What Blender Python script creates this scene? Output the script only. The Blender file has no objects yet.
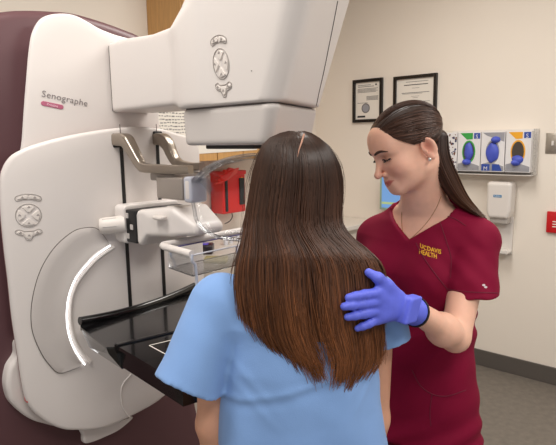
import bpy, bmesh, math, random
import numpy as np
from mathutils import Vector, Matrix
from mathutils.bvhtree import BVHTree

random.seed(7); rng = np.random.default_rng(7)
scene = bpy.context.scene
col = scene.collection
A = np.array

# ------------------------------------------------------------------ camera maths
FPX, W, H, CH = 540.0, 556, 445, 1.52
PIT, ROL = math.atan(82 / FPX), math.radians(0.9)
FWD = A([0, math.cos(PIT), -math.sin(PIT)]); _u0 = A([0, math.sin(PIT), math.cos(PIT)]); _r0 = A([1.0, 0, 0])
RT = _r0 * math.cos(ROL) - _u0 * math.sin(ROL); UP = _u0 * math.cos(ROL) + _r0 * math.sin(ROL)
CAM = A([0, 0, CH])
Z3 = A([0, 0, 1.0])
def ray(x, y): return FWD + RT * ((x - W / 2) / FPX) - UP * ((y - H / 2) / FPX)
def at(x, y, Y): d = ray(x, y); return CAM + d * (Y / d[1])
def onp(x, y, P0, N): d = ray(x, y); return CAM + d * (np.dot(A(P0) - CAM, N) / np.dot(d, N))
def unit(v): v = A(v, float); return v / np.linalg.norm(v)

cam_data = bpy.data.cameras.new('camera'); cam = bpy.data.objects.new('camera', cam_data); col.objects.link(cam)
cam_data.sensor_width = 36; cam_data.lens = FPX / W * 36; cam_data.clip_start = 0.02
cam.matrix_world = Matrix(((RT[0], UP[0], -FWD[0], CAM[0]), (RT[1], UP[1], -FWD[1], CAM[1]), (RT[2], UP[2], -FWD[2], CAM[2]), (0, 0, 0, 1)))
scene.camera = cam
vs = scene.view_settings
vs.view_transform = 'Standard'; vs.look = 'None'; vs.exposure = 0.0; vs.gamma = 1.0; vs.use_curve_mapping = False

# ------------------------------------------------------------------ materials
def srgb(r, g, b):
    f = lambda c: (c / 255 / 12.92) if c / 255 <= 0.04045 else ((c / 255 + 0.055) / 1.055) ** 2.4
    return (f(r), f(g), f(b), 1)
def mat(name, rgb, rough=0.5, metal=0.0, spec=0.5, bump=0.0, bscale=200.0, var=0.0, vscale=5.0, sss=0.0, coat=0.0, emit=None, estr=0.0, attr=None, sheen=0.0, stretch=None):
    m = bpy.data.materials.new(name); m.use_nodes = True
    nt = m.node_tree; b = nt.nodes['Principled BSDF']
    c = srgb(*rgb)
    b.inputs['Base Color'].default_value = c
    b.inputs['Roughness'].default_value = rough; b.inputs['Metallic'].default_value = metal
    b.inputs['Specular IOR Level'].default_value = spec
    b.inputs['Coat Weight'].default_value = coat
    b.inputs['Sheen Weight'].default_value = sheen
    if sss:
        b.inputs['Subsurface Weight'].default_value = sss
        b.inputs['Subsurface Radius'].default_value = (0.012, 0.005, 0.003); b.inputs['Subsurface Scale'].default_value = 1.0
    tc = nt.nodes.new('ShaderNodeTexCoord')
    src = tc.outputs['Object']
    if stretch:
        mp = nt.nodes.new('ShaderNodeMapping'); mp.inputs['Scale'].default_value = stretch
        nt.links.new(src, mp.inputs['Vector']); src = mp.outputs['Vector']
    last = None
    if attr:
        at_ = nt.nodes.new('ShaderNodeAttribute'); at_.attribute_name = attr
        last = at_.outputs['Color']; nt.links.new(last, b.inputs['Base Color'])
    if var:
        n = nt.nodes.new('ShaderNodeTexNoise'); n.inputs['Scale'].default_value = vscale; n.inputs['Detail'].default_value = 5
        nt.links.new(src, n.inputs['Vector'])
        mr = nt.nodes.new('ShaderNodeMapRange'); mr.inputs['From Min'].default_value = 0.3; mr.inputs['From Max'].default_value = 0.7
        mr.inputs['To Min'].default_value = 1 - var; mr.inputs['To Max'].default_value = 1 + var
        nt.links.new(n.outputs['Fac'], mr.inputs['Value'])
        mx = nt.nodes.new('ShaderNodeMix'); mx.data_type = 'RGBA'; mx.blend_type = 'MULTIPLY'; mx.inputs['Factor'].default_value = 1
        if last is None: mx.inputs[6].default_value = c
        else: nt.links.new(last, mx.inputs[6])
        nt.links.new(mr.outputs['Result'], mx.inputs[7]); nt.links.new(mx.outputs[2], b.inputs['Base Color'])
    if bump:
        n2 = nt.nodes.new('ShaderNodeTexNoise'); n2.inputs['Scale'].default_value = bscale; n2.inputs['Detail'].default_value = 3
        nt.links.new(src, n2.inputs['Vector'])
        bp = nt.nodes.new('ShaderNodeBump'); bp.inputs['Strength'].default_value = bump; bp.inputs['Distance'].default_value = 0.002
        nt.links.new(n2.outputs['Fac'], bp.inputs['Height']); nt.links.new(bp.outputs['Normal'], b.inputs['Normal'])
    if emit:
        b.inputs['Emission Color'].default_value = srgb(*emit); b.inputs['Emission Strength'].default_value = estr
    return m
def clear_mat(name, tint, refl=0.5, base=0.06):
    m = bpy.data.materials.new(name); m.use_nodes = True; nt = m.node_tree; nt.nodes.clear()
    o = nt.nodes.new('ShaderNodeOutputMaterial'); t = nt.nodes.new('ShaderNodeBsdfTransparent'); t.inputs['Color'].default_value = tint
    g = nt.nodes.new('ShaderNodeBsdfGlossy'); g.inputs['Roughness'].default_value = 0.06
    lw = nt.nodes.new('ShaderNodeLayerWeight'); lw.inputs['Blend'].default_value = refl
    ad = nt.nodes.new('ShaderNodeMath'); ad.operation = 'MULTIPLY_ADD'; ad.inputs[1].default_value = 0.6; ad.inputs[2].default_value = base
    nt.links.new(lw.outputs['Fresnel'], ad.inputs[0])
    mx = nt.nodes.new('ShaderNodeMixShader'); nt.links.new(ad.outputs[0], mx.inputs[0]); nt.links.new(t.outputs[0], mx.inputs[1]); nt.links.new(g.outputs[0], mx.inputs[2])
    nt.links.new(mx.outputs[0], o.inputs['Surface'])
    return m

M = {}
M['wall'] = mat('wall_paint', (232, 223, 211), 0.85, spec=0.2, bump=0.15, bscale=350, var=0.015, vscale=2)
M['ceil'] = mat('ceiling_paint', (235, 230, 222), 0.9, var=0.02, vscale=20)
M['floor'] = mat('floor_vinyl', (114, 107, 99), 0.42, spec=0.4, bump=0.1, bscale=120, var=0.14, vscale=28)
M['base'] = mat('baseboard_rubber', (88, 82, 77), 0.5, var=0.03)
M['white'] = mat('machine_white_plastic', (220, 213, 209), 0.38, spec=0.45, bump=0.03, bscale=900)
M['white2'] = mat('machine_grey_white_plastic', (198, 191, 187), 0.4, spec=0.45, bump=0.03, bscale=900)
M['grey'] = mat('machine_light_grey_plastic', (190, 183, 178), 0.4, spec=0.4)
M['plum'] = mat('plum_panel', (92, 62, 66), 0.4, spec=0.45, bump=0.03, bscale=700)
M['padrim'] = mat('pad_rim', (158, 150, 145), 0.55)
M['seam'] = mat('seam_dark', (92, 84, 80), 0.6)
M['black'] = mat('black_gloss', (16, 15, 16), 0.16, spec=0.5, coat=0.4)
M['blackm'] = mat('black_matte', (18, 17, 18), 0.5)
M['silver'] = mat('handle_silver', (160, 149, 137), 0.3, metal=0.75)
M['holder'] = mat('holder_taupe', (158, 148, 140), 0.4, metal=0.3)
M['led'] = mat('light_strip', (255, 255, 255), 0.4, emit=(255, 255, 255), estr=2.2)
M['text'] = mat('grey_lettering', (120, 112, 112), 0.5)
M['pill'] = mat('pink_badge', (178, 96, 122), 0.45)
M['pilltext'] = mat('pale_lettering', (235, 200, 212), 0.5)
M['icon'] = mat('button_icon', (156, 148, 144), 0.5)
M['btn'] = mat('button_white', (222, 214, 208), 0.45)
M['clear'] = clear_mat('clear_plastic', (0.97, 0.975, 0.98, 1), 0.2, 0.015)
M['clear_edge'] = clear_mat('clear_plastic_edge', (0.93, 0.935, 0.95, 1), 0.4, 0.14)
M['bracket'] = mat('bracket_plastic', (192, 193, 204), 0.15, spec=0.5)
M['rod'] = mat('rod_white', (214, 216, 226), 0.25, metal=0.3)
M['blueline'] = mat('tray_edge_violet', (70, 66, 120), 0.3)
M['wood'] = mat('maple_wood', (196, 150, 92), 0.45, var=0.10, vscale=6, stretch=(14, 14, 1.2))
M['paper'] = mat('paper', (228, 222, 212), 0.8)
M['ink'] = mat('ink', (120, 116, 116), 0.8)
M['inkd'] = mat('ink_dark', (48, 46, 48), 0.8)
M['red'] = mat('red_plastic', (214, 24, 16), 0.35)
M['redsign'] = mat('red_sign', (196, 22, 30), 0.4)
M['counter'] = mat('white_laminate', (222, 214, 204), 0.35)
M['cabwhite'] = mat('cabinet_laminate', (206, 196, 184), 0.5)
M['steel'] = mat('brushed_steel', (178, 170, 158), 0.35, metal=0.9)
M['gown'] = mat('gown_cotton', (130, 166, 219), 0.85, spec=0.15, bump=0.22, bscale=520, var=0.03, vscale=14, sheen=0.15)
M['scrub'] = mat('scrub_fabric', (124, 12, 48), 0.75, spec=0.15, bump=0.2, bscale=600, var=0.05, vscale=16)
M['pants'] = mat('scrub_trouser_fabric', (104, 12, 42), 0.75, spec=0.2, bump=0.3, bscale=500, var=0.08, vscale=30)
M['glove'] = mat('nitrile', (98, 110, 224), 0.45, spec=0.4, bump=0.12, bscale=260, var=0.05, vscale=40, sss=0.0)
M['skin'] = mat('skin', (220, 170, 145), 0.48, spec=0.35, sss=0.12, attr='Col', bump=0.06, bscale=900, var=0.03, vscale=60)
M['hair'] = mat('hair_brown', (60, 38, 26), 0.38, spec=0.35, attr='Col')
M['brow'] = mat('eyebrow_hair', (66, 44, 34), 0.7)
M['lash'] = mat('eyelash', (28, 20, 18), 0.6)
M['eye'] = mat('eye_white', (220, 212, 206), 0.2)
M['iris'] = mat('iris_brown', (60, 38, 26), 0.2)
M['pearl'] = mat('earring_stone', (214, 210, 206), 0.12, metal=0.5)
M['chain'] = mat('necklace_metal', (176, 134, 92), 0.3, metal=0.8)
M['yellow'] = mat('gold_embroidery', (238, 180, 40), 0.6)
M['tagw'] = mat('pale_mark', (206, 190, 196), 0.5)
M['frame'] = mat('black_frame', (20, 18, 18), 0.3)
M['disp'] = mat('dispenser_plastic', (220, 214, 208), 0.35)
M['dispgrey'] = mat('dispenser_grey', (176, 170, 164), 0.3)
M['bluelogo'] = mat('blue_badge', (60, 130, 176), 0.4)
M['boxwhite'] = mat('box_card', (224, 222, 222), 0.5)
M['boxgrey'] = mat('box_grey', (150, 150, 156), 0.5)
M['bgreen'] = mat('box_green', (52, 158, 70), 0.5)
M['borange'] = mat('box_orange', (232, 166, 40), 0.5)
M['bblue'] = mat('box_blue', (44, 74, 158), 0.5)
M['glv'] = mat('glove_blue_bulk', (70, 86, 190), 0.5)
M['opening'] = mat('box_inside', (70, 62, 56), 0.8)
M['acrylic'] = clear_mat('holder_acrylic', (0.985, 0.985, 0.985, 1), 0.08, 0.0)
M['screen'] = mat('monitor_screen', (20, 20, 20), 0.3, emit=(128, 178, 236), estr=0.75)
M['screenbar'] = mat('monitor_bar', (20, 20, 20), 0.3, emit=(200, 220, 150), estr=0.7)
M['bezel'] = mat('monitor_bezel', (150, 176, 156), 0.4)
M['device'] = mat('device_dark', (44, 40, 46), 0.3)
M['devscreen'] = mat('device_screen', (60, 50, 140), 0.2, emit=(80, 70, 190), estr=0.4)
M['violet'] = mat('violet_cap', (74, 66, 150), 0.4)
M['vial'] = mat('vial_white', (214, 214, 222), 0.3)
M['olive'] = mat('olive_cloth', (168, 158, 112), 0.8)
M['scatter'] = mat('speckled_card', (212, 206, 198), 0.6)
M['brownspot'] = mat('brown_spot', (112, 70, 52), 0.6)
M['navyspot'] = mat('navy_spot', (50, 54, 92), 0.6)
M['lamp'] = mat('added_panel_glow', (255, 250, 240), 0.5, emit=(255, 246, 232), estr=2.0)

# ------------------------------------------------------------------ object helpers
def tag(o, label=None, cat=None, group=None, kind=None):
    if label: o['label'] = label
    if cat: o['category'] = cat
    if group: o['group'] = group
    if kind: o['kind'] = kind
    return o
def empty(name, loc, label, cat, group=None):
    o = bpy.data.objects.new(name, None); o.location = Vector(loc); o.empty_display_size = 0.05; col.objects.link(o)
    return tag(o, label, cat, group)
def root_loc(o):
    l = Vector((0, 0, 0))
    while o is not None: l += o.location; o = o.parent
    return A(l)
def mesh(name, v, f, m, parent=None, smooth=True, label=None, angle=40):
    """verts are world coordinates"""
    me = bpy.data.meshes.new(name); v = np.asarray(v, float).reshape(-1, 3)
    if parent is not None: v = v - root_loc(parent)
    me.from_pydata(v.tolist(), [], [list(map(int, q)) for q in f]); me.validate(); me.update()
    return link(name, me, m, parent, smooth, label, angle)
def link(name, me, m, parent=None, smooth=True, label=None, angle=40, fix=True):
    if fix:
        bm = bmesh.new(); bm.from_mesh(me); bmesh.ops.recalc_face_normals(bm, faces=bm.faces); bm.to_mesh(me); bm.free()
    for p in me.polygons: p.use_smooth = smooth
    o = bpy.data.objects.new(name, me); col.objects.link(o)
    if m is not None: me.materials.append(m)
    if smooth and angle:
        try: me.set_sharp_from_angle(angle=math.radians(angle))
        except Exception: pass
    if parent is not None: o.parent = parent
    if label: o['label'] = label
    return o
class Geo:
    """collects shapes of one mesh"""
    def __init__(s): s.v = []; s.f = []
    def add(s, v, f):
        n = len(s.v); s.v += [tuple(p) for p in np.asarray(v, float).reshape(-1, 3)]; s.f += [[i + n for i in q] for q in f]; return s
    def obj(s, name, m, parent=None, smooth=True, label=None, angle=40): return mesh(name, s.v, s.f, m, parent, smooth, label, angle)
class Fr:
    def __init__(s, o, x, y, z=(0, 0, 1)): s.o = A(o, float); s.x = unit(x); s.y = unit(y); s.z = unit(z)
    def p(s, a, b, c): return s.o + s.x * a + s.y * b + s.z * c
    def loc(s, p): d = A(p) - s.o; return A([d @ s.x, d @ s.y, d @ s.z])
def rbox(fr, c, half, bev=0.0, seg=3):
    bm = bmesh.new(); bmesh.ops.create_cube(bm, size=2)
    for v in bm.verts: v.co = Vector((v.co.x * half[0], v.co.y * half[1], v.co.z * half[2]))
    if bev: bmesh.ops.bevel(bm, geom=bm.edges[:], offset=bev, segments=seg, profile=0.5, affect='EDGES')
    bm.verts.ensure_lookup_table()
    v = [fr.p(c[0] + q.co.x, c[1] + q.co.y, c[2] + q.co.z) for q in bm.verts]; f = [[x.index for x in q.verts] for q in bm.faces]
    bm.free(); return v, f
def crom(P, n=8, closed=False):
    P = [A(p, float) for p in P]; out = []; N = len(P)
    for i in range(N if closed else N - 1):
        p1, p2 = P[i], P[(i + 1) % N]
        p0 = P[i - 1] if (closed or i > 0) else 2 * p1 - p2
        p3 = P[(i + 2) % N] if (closed or i + 2 < N) else 2 * p2 - p1
        for k in range(n):
            t = k / n
            out.append(0.5 * ((2 * p1) + (p2 - p0) * t + (2 * p0 - 5 * p1 + 4 * p2 - p3) * t * t + (3 * p1 - p0 - 3 * p2 + p3) * t ** 3))
    if not closed: out.append(P[-1])
    return out
def tube(P, r, n=8, cap=True, squash=None, upv=None):
    """round tube along P; r number or list; squash=(su,sv) with upv fixes a ribbon section"""
    P = [A(p, float) for p in P]; N = len(P); R = r if hasattr(r, '__len__') else [r] * N
    T = [unit(P[min(i + 1, N - 1)] - P[max(i - 1, 0)] + 1e-12) for i in range(N)]
    x = np.cross(T[0], upv if upv is not None else (Z3 if abs(T[0][2]) < 0.9 else A([1.0, 0, 0]))); x = unit(x)
    v = []; f = []
    for i in range(N):
        if upv is not None: x = unit(np.cross(T[i], upv))
        else: x = unit(x - T[i] * (x @ T[i]))
        y = np.cross(T[i], x)
        su, sv = squash if squash else (1, 1)
        for k in range(n):
            a = 2 * math.pi * k / n; ca, sa = math.cos(a), math.sin(a)
            if squash: ca = math.copysign(abs(ca) ** 0.42, ca); sa = math.copysign(abs(sa) ** 0.42, sa)
            v.append(P[i] + x * (R[i] * ca * su) + y * (R[i] * sa * sv))
    for i in range(N - 1):
        for k in range(n): f.append([i * n + k, i * n + (k + 1) % n, (i + 1) * n + (k + 1) % n, (i + 1) * n + k])
    if cap: f.append(list(range(n))[::-1]); f.append([(N - 1) * n + k for k in range(n)])
    return v, f
def lathe(fr, prof, n=24):
    v = []; f = []; m = len(prof)
    for r, z in prof:
        for k in range(n): a = 2 * math.pi * k / n; v.append(fr.p(r * math.cos(a), r * math.sin(a), z))
    for i in range(m - 1):
        for k in range(n): f.append([i * n + k, i * n + (k + 1) % n, (i + 1) * n + (k + 1) % n, (i + 1) * n + k])
    f.append(list(range(n))[::-1]); f.append([(m - 1) * n + k for k in range(n)])
    return v, f
def plate(out, fn, th, bev=0.006, ctr=None, bseg=4, taper=0.0):
    """outline (2-D) -> solid with a rounded front rim; fn(a,b,d) gives the world point at depth d behind the front"""
    o = A(out, float); c = A(ctr) if ctr is not None else o.mean(0); n = len(o)
    dirs = c - o; L = np.linalg.norm(dirs, axis=1)[:, None]; un = dirs / L
    rings = [(c + (o - c) * (1 - taper), th)]
    if taper: rings.append((c + (o - c) * (1 - taper * 0.35), bev + 0.016))
    rings.append((o, bev))
    for k in range(1, bseg + 1):
        t = k / bseg * math.pi / 2
        rings.append((o + un * bev * (1 - math.cos(t)), bev * (1 - math.sin(t))))
    base = o + un * bev
    for s in (0.9, 0.72, 0.5, 0.28, 0.1): rings.append((c + (base - c) * s, 0.0))
    v = []; f = []
    for R, d in rings: v += [fn(p[0], p[1], d) for p in R]
    m = len(rings)
    for i in range(m - 1):
        for k in range(n): f.append([i * n + k, i * n + (k + 1) % n, (i + 1) * n + (k + 1) % n, (i + 1) * n + k])
    v.append(fn(c[0], c[1], 0.0)); ci = len(v) - 1
    for k in range(n): f.append([(m - 1) * n + k, (m - 1) * n + (k + 1) % n, ci])
    v.append(fn(c[0], c[1], th)); ci = len(v) - 1
    for k in range(n): f.append([(k + 1) % n, k, ci])
    return v, f
def text_mesh(s, size, space=1.0):
    cu = bpy.data.curves.new('lettering', 'FONT'); cu.body = s; cu.size = size; cu.align_x = 'LEFT'; cu.space_character = space; cu.resolution_u = 3
    o = bpy.data.objects.new('lettering', cu); col.objects.link(o)
    dg = bpy.context.evaluated_depsgraph_get(); me = bpy.data.meshes.new_from_object(o.evaluated_get(dg))
    v = A([list(q.co) for q in me.vertices]); f = [list(p.vertices) for p in me.polygons]
    bpy.data.objects.remove(o); bpy.data.curves.remove(cu); bpy.data.meshes.remove(me)
    return v, f
def flat_text(s, size, fn, name, m, parent, space=1.0, label=None, center=False, bold=0):
    v, f = text_mesh(s, size, space)
    if center: v[:, 0] -= (v[:, 0].min() + v[:, 0].max()) / 2
    g = Geo(); g.add([fn(p[0], p[1]) for p in v], f)
    if bold:
        for dx, dy in ((bold, 0), (0, bold), (bold, bold)): g.add([fn(p[0] + dx, p[1] + dy) for p in v], f)
    return g.obj(name, m, parent, smooth=False, label=label)

# ------------------------------------------------------------------ implicit surfaces
def vlen(p): return np.sqrt((p * p).sum(1))
def smin(a, b, k):
    if k <= 0: return np.minimum(a, b)
    h = np.clip(0.5 + 0.5 * (b - a) / k, 0, 1); return b + (a - b) * h - k * h * (1 - h)
def smax(a, b, k): return -smin(-a, -b, k)
def s_sph(p, c, r): return vlen(p - A(c)) - r
def s_cone(p, a, b, r1, r2):
    a = A(a, float); b = A(b, float); ba = b - a; h = np.clip(((p - a) @ ba) / (ba @ ba), 0, 1)
    return vlen(p - a - h[:, None] * ba) - (r1 + (r2 - r1) * h)
def s_ell(p, c, r):
    q = p - A(c); r = A(r, float); k0 = vlen(q / r); k1 = vlen(q / (r * r)); return k0 * (k0 - 1) / np.maximum(k1, 1e-9)
def s_box(p, c, b, r=0.0):
    q = np.abs(p - A(c)) - (A(b) - r); return vlen(np.maximum(q, 0)) + np.minimum(q.max(1), 0) - r
def s_col(p, fr_x, fr_y, tab):
    """column: table rows (z, cx, cy, half width, half depth); elliptic sections turned to fr_x/fr_y"""
    t = A(tab, float); t = t[np.argsort(t[:, 0])]; z = p[:, 2]
    I = lambda k: np.interp(z, t[:, 0], t[:, k])
    dx = p[:, 0] - I(1); dy = p[:, 1] - I(2); w, d = I(3), I(4)
    X = dx * fr_x[0] + dy * fr_x[1]; Y = dx * fr_y[0] + dy * fr_y[1]
    e = 2.3
    k = (np.abs(X / w) ** e + np.abs(Y / d) ** e) ** (1 / e)
    dd = (k - 1) * np.minimum(w, d)
    return np.maximum(dd, np.maximum(t[0, 0] - z, z - t[-1, 0]))
def surf(f, lo, hi, h, B=8):
    lo = A(lo, float); hi = A(hi, float); n = np.ceil((hi - lo) / h).astype(int) + 1
    nb = np.ceil(n / B).astype(int); n = nb * B + 1
    vol = np.full(n, 1.0, np.float32)
    gb = np.stack(np.meshgrid(*[np.arange(k) for k in nb], indexing='ij'), -1).reshape(-1, 3)
    cen = lo + (gb + 0.5) * B * h
    d = f(cen); act = gb[np.abs(d) < B * h * 1.35]; ins = gb[d <= -B * h * 1.35]
    for b in ins: vol[b[0] * B:(b[0] + 1) * B + 1, b[1] * B:(b[1] + 1) * B + 1, b[2] * B:(b[2] + 1) * B + 1] = -1
    off = np.stack(np.meshgrid(*[np.arange(B + 1)] * 3, indexing='ij'), -1).reshape(-1, 3)
    CH_ = 400
    for i in range(0, len(act), CH_):
        blk = act[i:i + CH_]
        idx = (blk[:, None, :] * B + off[None]).reshape(-1, 3)
        vol[idx[:, 0], idx[:, 1], idx[:, 2]] = f(lo + idx * h)
    s = vol < 0
    cnt = np.zeros(n - 1, np.int8)
    for i in (0, 1):
        for j in (0, 1):
            for k in (0, 1): cnt += s[i:n[0] - 1 + i, j:n[1] - 1 + j, k:n[2] - 1 + k]
    cells = np.argwhere((cnt > 0) & (cnt < 8))
    if len(cells) == 0: return np.zeros((0, 3)), []
    ids = np.full(n - 1, -1, np.int32); ids[tuple(cells.T)] = np.arange(len(cells))
    acc = np.zeros((len(cells), 3)); num = np.zeros(len(cells))
    cor = [(i, j, k) for i in (0, 1) for j in (0, 1) for k in (0, 1)]
    for a in cor:
        for ax in range(3):
            if a[ax]: continue
            b = list(a); b[ax] = 1
            va = vol[tuple((cells + A(a)).T)]; vb = vol[tuple((cells + A(b)).T)]
            m = (va < 0) != (vb < 0)
            t = np.where(m, va / np.where(m, va - vb, 1), 0); t = np.clip(t, 0, 1)
            q = np.tile(A(a, float), (len(cells), 1)); q[:, ax] += t
            acc[m] += q[m]; num[m] += 1
    V = lo + (cells + acc / num[:, None]) * h
    Fs = []
    for ax in range(3):
        o1, o2 = [(1, 2), (2, 0), (0, 1)][ax]
        sl0 = [slice(None)] * 3; sl1 = [slice(None)] * 3
        sl0[ax] = slice(0, -1); sl1[ax] = slice(1, None)
        e = np.argwhere(s[tuple(sl0)] != s[tuple(sl1)])
        e = e[(e[:, o1] > 0) & (e[:, o2] > 0) & (e[:, o1] < n[o1] - 1) & (e[:, o2] < n[o2] - 1)]
        neg = s[tuple(e.T)]
        d1 = np.zeros(3, int); d1[o1] = 1; d2 = np.zeros(3, int); d2[o2] = 1
        q = np.stack([ids[tuple((e - d1 - d2).T)], ids[tuple((e - d2).T)], ids[tuple(e.T)], ids[tuple((e - d1).T)]], 1)
        q[~neg] = q[~neg][:, ::-1]; Fs.append(q)
    Fq = np.concatenate(Fs); Fq = Fq[(Fq >= 0).all(1)]
    return V, Fq
def big_mesh(name, V, F, m, parent=None, colr=None, smooth=True, label=None):
    V = np.asarray(V, np.float32); 
    if parent is not None: V = V - root_loc(parent).astype(np.float32)
    F = np.asarray(F, np.int32); k = F.shape[1]
    me = bpy.data.meshes.new(name); me.vertices.add(len(V)); me.vertices.foreach_set('co', V.ravel())
    me.loops.add(F.size); me.loops.foreach_set('vertex_index', F.ravel())
    me.polygons.add(len(F)); me.polygons.foreach_set('loop_start', np.arange(0, F.size, k, dtype=np.int32))
    me.update(calc_edges=True); me.validate()
    if colr is not None:
        at_ = me.color_attributes.new('Col', 'FLOAT_COLOR', 'POINT'); at_.data.foreach_set('color', np.asarray(colr, np.float32).ravel())
    return link(name, me, m, parent, smooth, label, 0, fix=False)
def noise3(p, seed, n=6, f=(4, 9)):
    r = np.random.default_rng(seed); o = np.zeros(len(p))
    for _ in range(n):
        k = r.normal(size=3); k = k / np.linalg.norm(k) * r.uniform(*f); o += np.sin(p @ k + r.uniform(0, 6.28))
    return o / n

# ------------------------------------------------------------------ the room
WD = unit((-0.742, 0.670, 0)); WP = A([1.52, 3.309, 0]); WN = unit((-0.670, -0.742, 0))     # wall on the right
corner = A([0.31, 4.39, 0]); _t = (corner - WP) @ WD; corner = WP + WD * _t
BD = unit((-0.67, -0.742, 0)); BN = unit((0.742, -0.67, 0))                                   # wall behind the machine
WR = Fr(corner, -WD, WN)      # s runs from the corner towards the right of the photo, d out of the wall
WB = Fr(corner, BD, BN)       # s runs from the corner towards the left
CEIL = 2.75
def struct(name, v, f, m, smooth=False):
    o = mesh(name, v, f, m, None, smooth); o['kind'] = 'structure'; return o
v, f = rbox(WR, (2.6, -0.06, CEIL / 2), (2.66, 0.06, CEIL / 2)); struct('wall_right', v, f, M['wall'])
v, f = rbox(WB, (2.6, -0.06, CEIL / 2), (2.6, 0.06, CEIL / 2)); struct('wall_back', v, f, M['wall'])
v, f = rbox(WR, (2.54, 2.54, -0.05), (2.66, 2.66, 0.05)); struct('floor', v, f, M['floor'])
v, f = rbox(WR, (2.54, 2.54, CEIL + 0.05), (2.66, 2.66, 0.05)); struct('ceiling', v, f, M['ceil'])
v, f = rbox(WR, (2.6 + 0.3, 0.006, 0.055), (2.3, 0.006, 0.055), 0.003); struct('baseboard_right', v, f, M['base'])
v, f = rbox(WB, (2.6, 0.006, 0.055), (2.6, 0.006, 0.055), 0.003); struct('baseboard_back', v, f, M['base'])
def wr(x, y, d=0.0): p = onp(x, y, WR.o + WR.y * d, WR.y); return WR.loc(p)
def wb(x, y, d=0.0): p = onp(x, y, WB.o + WB.y * d, WB.y); return WB.loc(p)

# unseen ceiling light panels, added to light the room from overhead
for i, (s_, d_, lab) in enumerate(((1.5, 1.5, 'added unseen ceiling light panel nearest the room corner'), (3.4, 1.5, 'added unseen ceiling light panel over the right wall end'), (1.5, 3.4, 'added unseen ceiling light panel over the machine side'), (3.4, 3.4, 'added unseen ceiling light panel farthest from the corner'))):
    t = empty('added_light_panel', WR.p(s_, d_, CEIL - 0.012), lab, 'added light', None)
    fr = Geo()
    for c, hf in (((s_ - 0.3, d_, CEIL - 0.008), (0.02, 0.62, 0.008)), ((s_ + 0.3, d_, CEIL - 0.008), (0.02, 0.62, 0.008)), ((s_, d_ - 0.6, CEIL - 0.008), (0.28, 0.02, 0.008)), ((s_, d_ + 0.6, CEIL - 0.008), (0.28, 0.02, 0.008))): fr.add(*rbox(WR, c, hf))
    fr.obj('frame', M['disp'], t, False)
    v, f = rbox(WR, (s_, d_, CEIL - 0.005), (0.28, 0.58, 0.004)); mesh('diffuser', v, f, M['lamp'], t, False)
    ld = bpy.data.lights.new('added_area_lamp', 'AREA'); ld.shape = 'RECTANGLE'; ld.size = 0.55; ld.size_y = 1.15; ld.energy = 24; ld.color = (1.0, 0.965, 0.92)
    lo = bpy.data.objects.new('added_area_lamp', ld); lo.location = Vector(WR.p(s_, d_, CEIL - 0.02)); lo.rotation_euler = (0, 0, math.atan2(WR.x[1], WR.x[0])); col.objects.link(lo)
wd = bpy.data.worlds.new('world'); scene.world = wd; wd.use_nodes = True
wd.node_tree.nodes['Background'].inputs['Color'].default_value = (1.0, 0.97, 0.94, 1); wd.node_tree.nodes['Background'].inputs['Strength'].default_value = 0.55

# ------------------------------------------------------------------ things on the right wall
def wall_pt(x, y, d=0.0): return onp(x, y, WR.o + WR.y * d, WR.y)
def framed(name, px, label, lines):
    (x0, y0), (x1, y1), (x2, y2), (x3, y3) = px     # tl tr br bl
    L = [wr(*q) for q in px]
    s0 = (L[0][0] + L[3][0]) / 2; s1 = (L[1][0] + L[2][0]) / 2; z1 = (L[0][2] + L[1][2]) / 2; z0 = (L[2][2] + L[3][2]) / 2
    t = empty(name, WR.p((s0 + s1) / 2, 0, z0), label, 'picture frame', 'framed documents on the wall')
    w = 0.022; g = Geo()
    g.add(*rbox(WR, (s0 + w / 2, 0.011, (z0 + z1) / 2), (w / 2, 0.011, (z1 - z0) / 2), 0.002)); g.add(*rbox(WR, (s1 - w / 2, 0.011, (z0 + z1) / 2), (w / 2, 0.011, (z1 - z0) / 2), 0.002))
    g.add(*rbox(WR, ((s0 + s1) / 2, 0.011, z0 + w / 2), ((s1 - s0) / 2 - w, 0.011, w / 2), 0.002)); g.add(*rbox(WR, ((s0 + s1) / 2, 0.011, z1 - w / 2), ((s1 - s0) / 2 - w, 0.011, w / 2), 0.002))
    g.obj('frame', M['frame'], t, False)
    v, f = rbox(WR, ((s0 + s1) / 2, 0.004, (z0 + z1) / 2), ((s1 - s0) / 2 - w, 0.004, (z1 - z0) / 2 - w)); mesh('document', v, f, M['paper'], t, False)
    iw, ih = s1 - s0 - 2 * w, z1 - z0 - 2 * w
    gi = Geo(); gd = Geo()
    for (u0, v0, u1, v1, dk) in lines:
        b = rbox(WR, (s0 + w + iw * (u0 + u1) / 2, 0.0085, z1 - w - ih * (v0 + v1) / 2), (iw * (u1 - u0) / 2, 0.0006, ih * (v1 - v0) / 2))
        if dk: mesh('heading', *b, M['inkd'], t, False)
        else: gi.add(*b)
    gi.obj('fine_print', M['ink'], t, False)
    return t, s0 + w, z1 - w, iw, ih
ln = [(0.1, 0.07, 0.62, 0.085, 0), (0.1, 0.11, 0.75, 0.125, 0), (0.8, 0.06, 0.86, 0.10, 1)] + [(0.08, 0.17 + i * 0.03, 0.9 - 0.07 * (i % 2), 0.183 + i * 0.03, 0) for i in range(4)] + [(0.45, 0.38 + i * 0.03, 0.92, 0.395 + i * 0.03, 0) for i in range(4)] + [(0.08, 0.55, 0.5, 0.562, 0), (0.08, 0.9, 0.4, 0.95, 1)]
t, ps, pz, iw, ih = framed('framed_document', ((353.6, 80.5), (383.8, 77.5), (383, 121), (354.2, 123.3)), 'small black-framed paper with a round seal, left of the two wall documents', ln)
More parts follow.
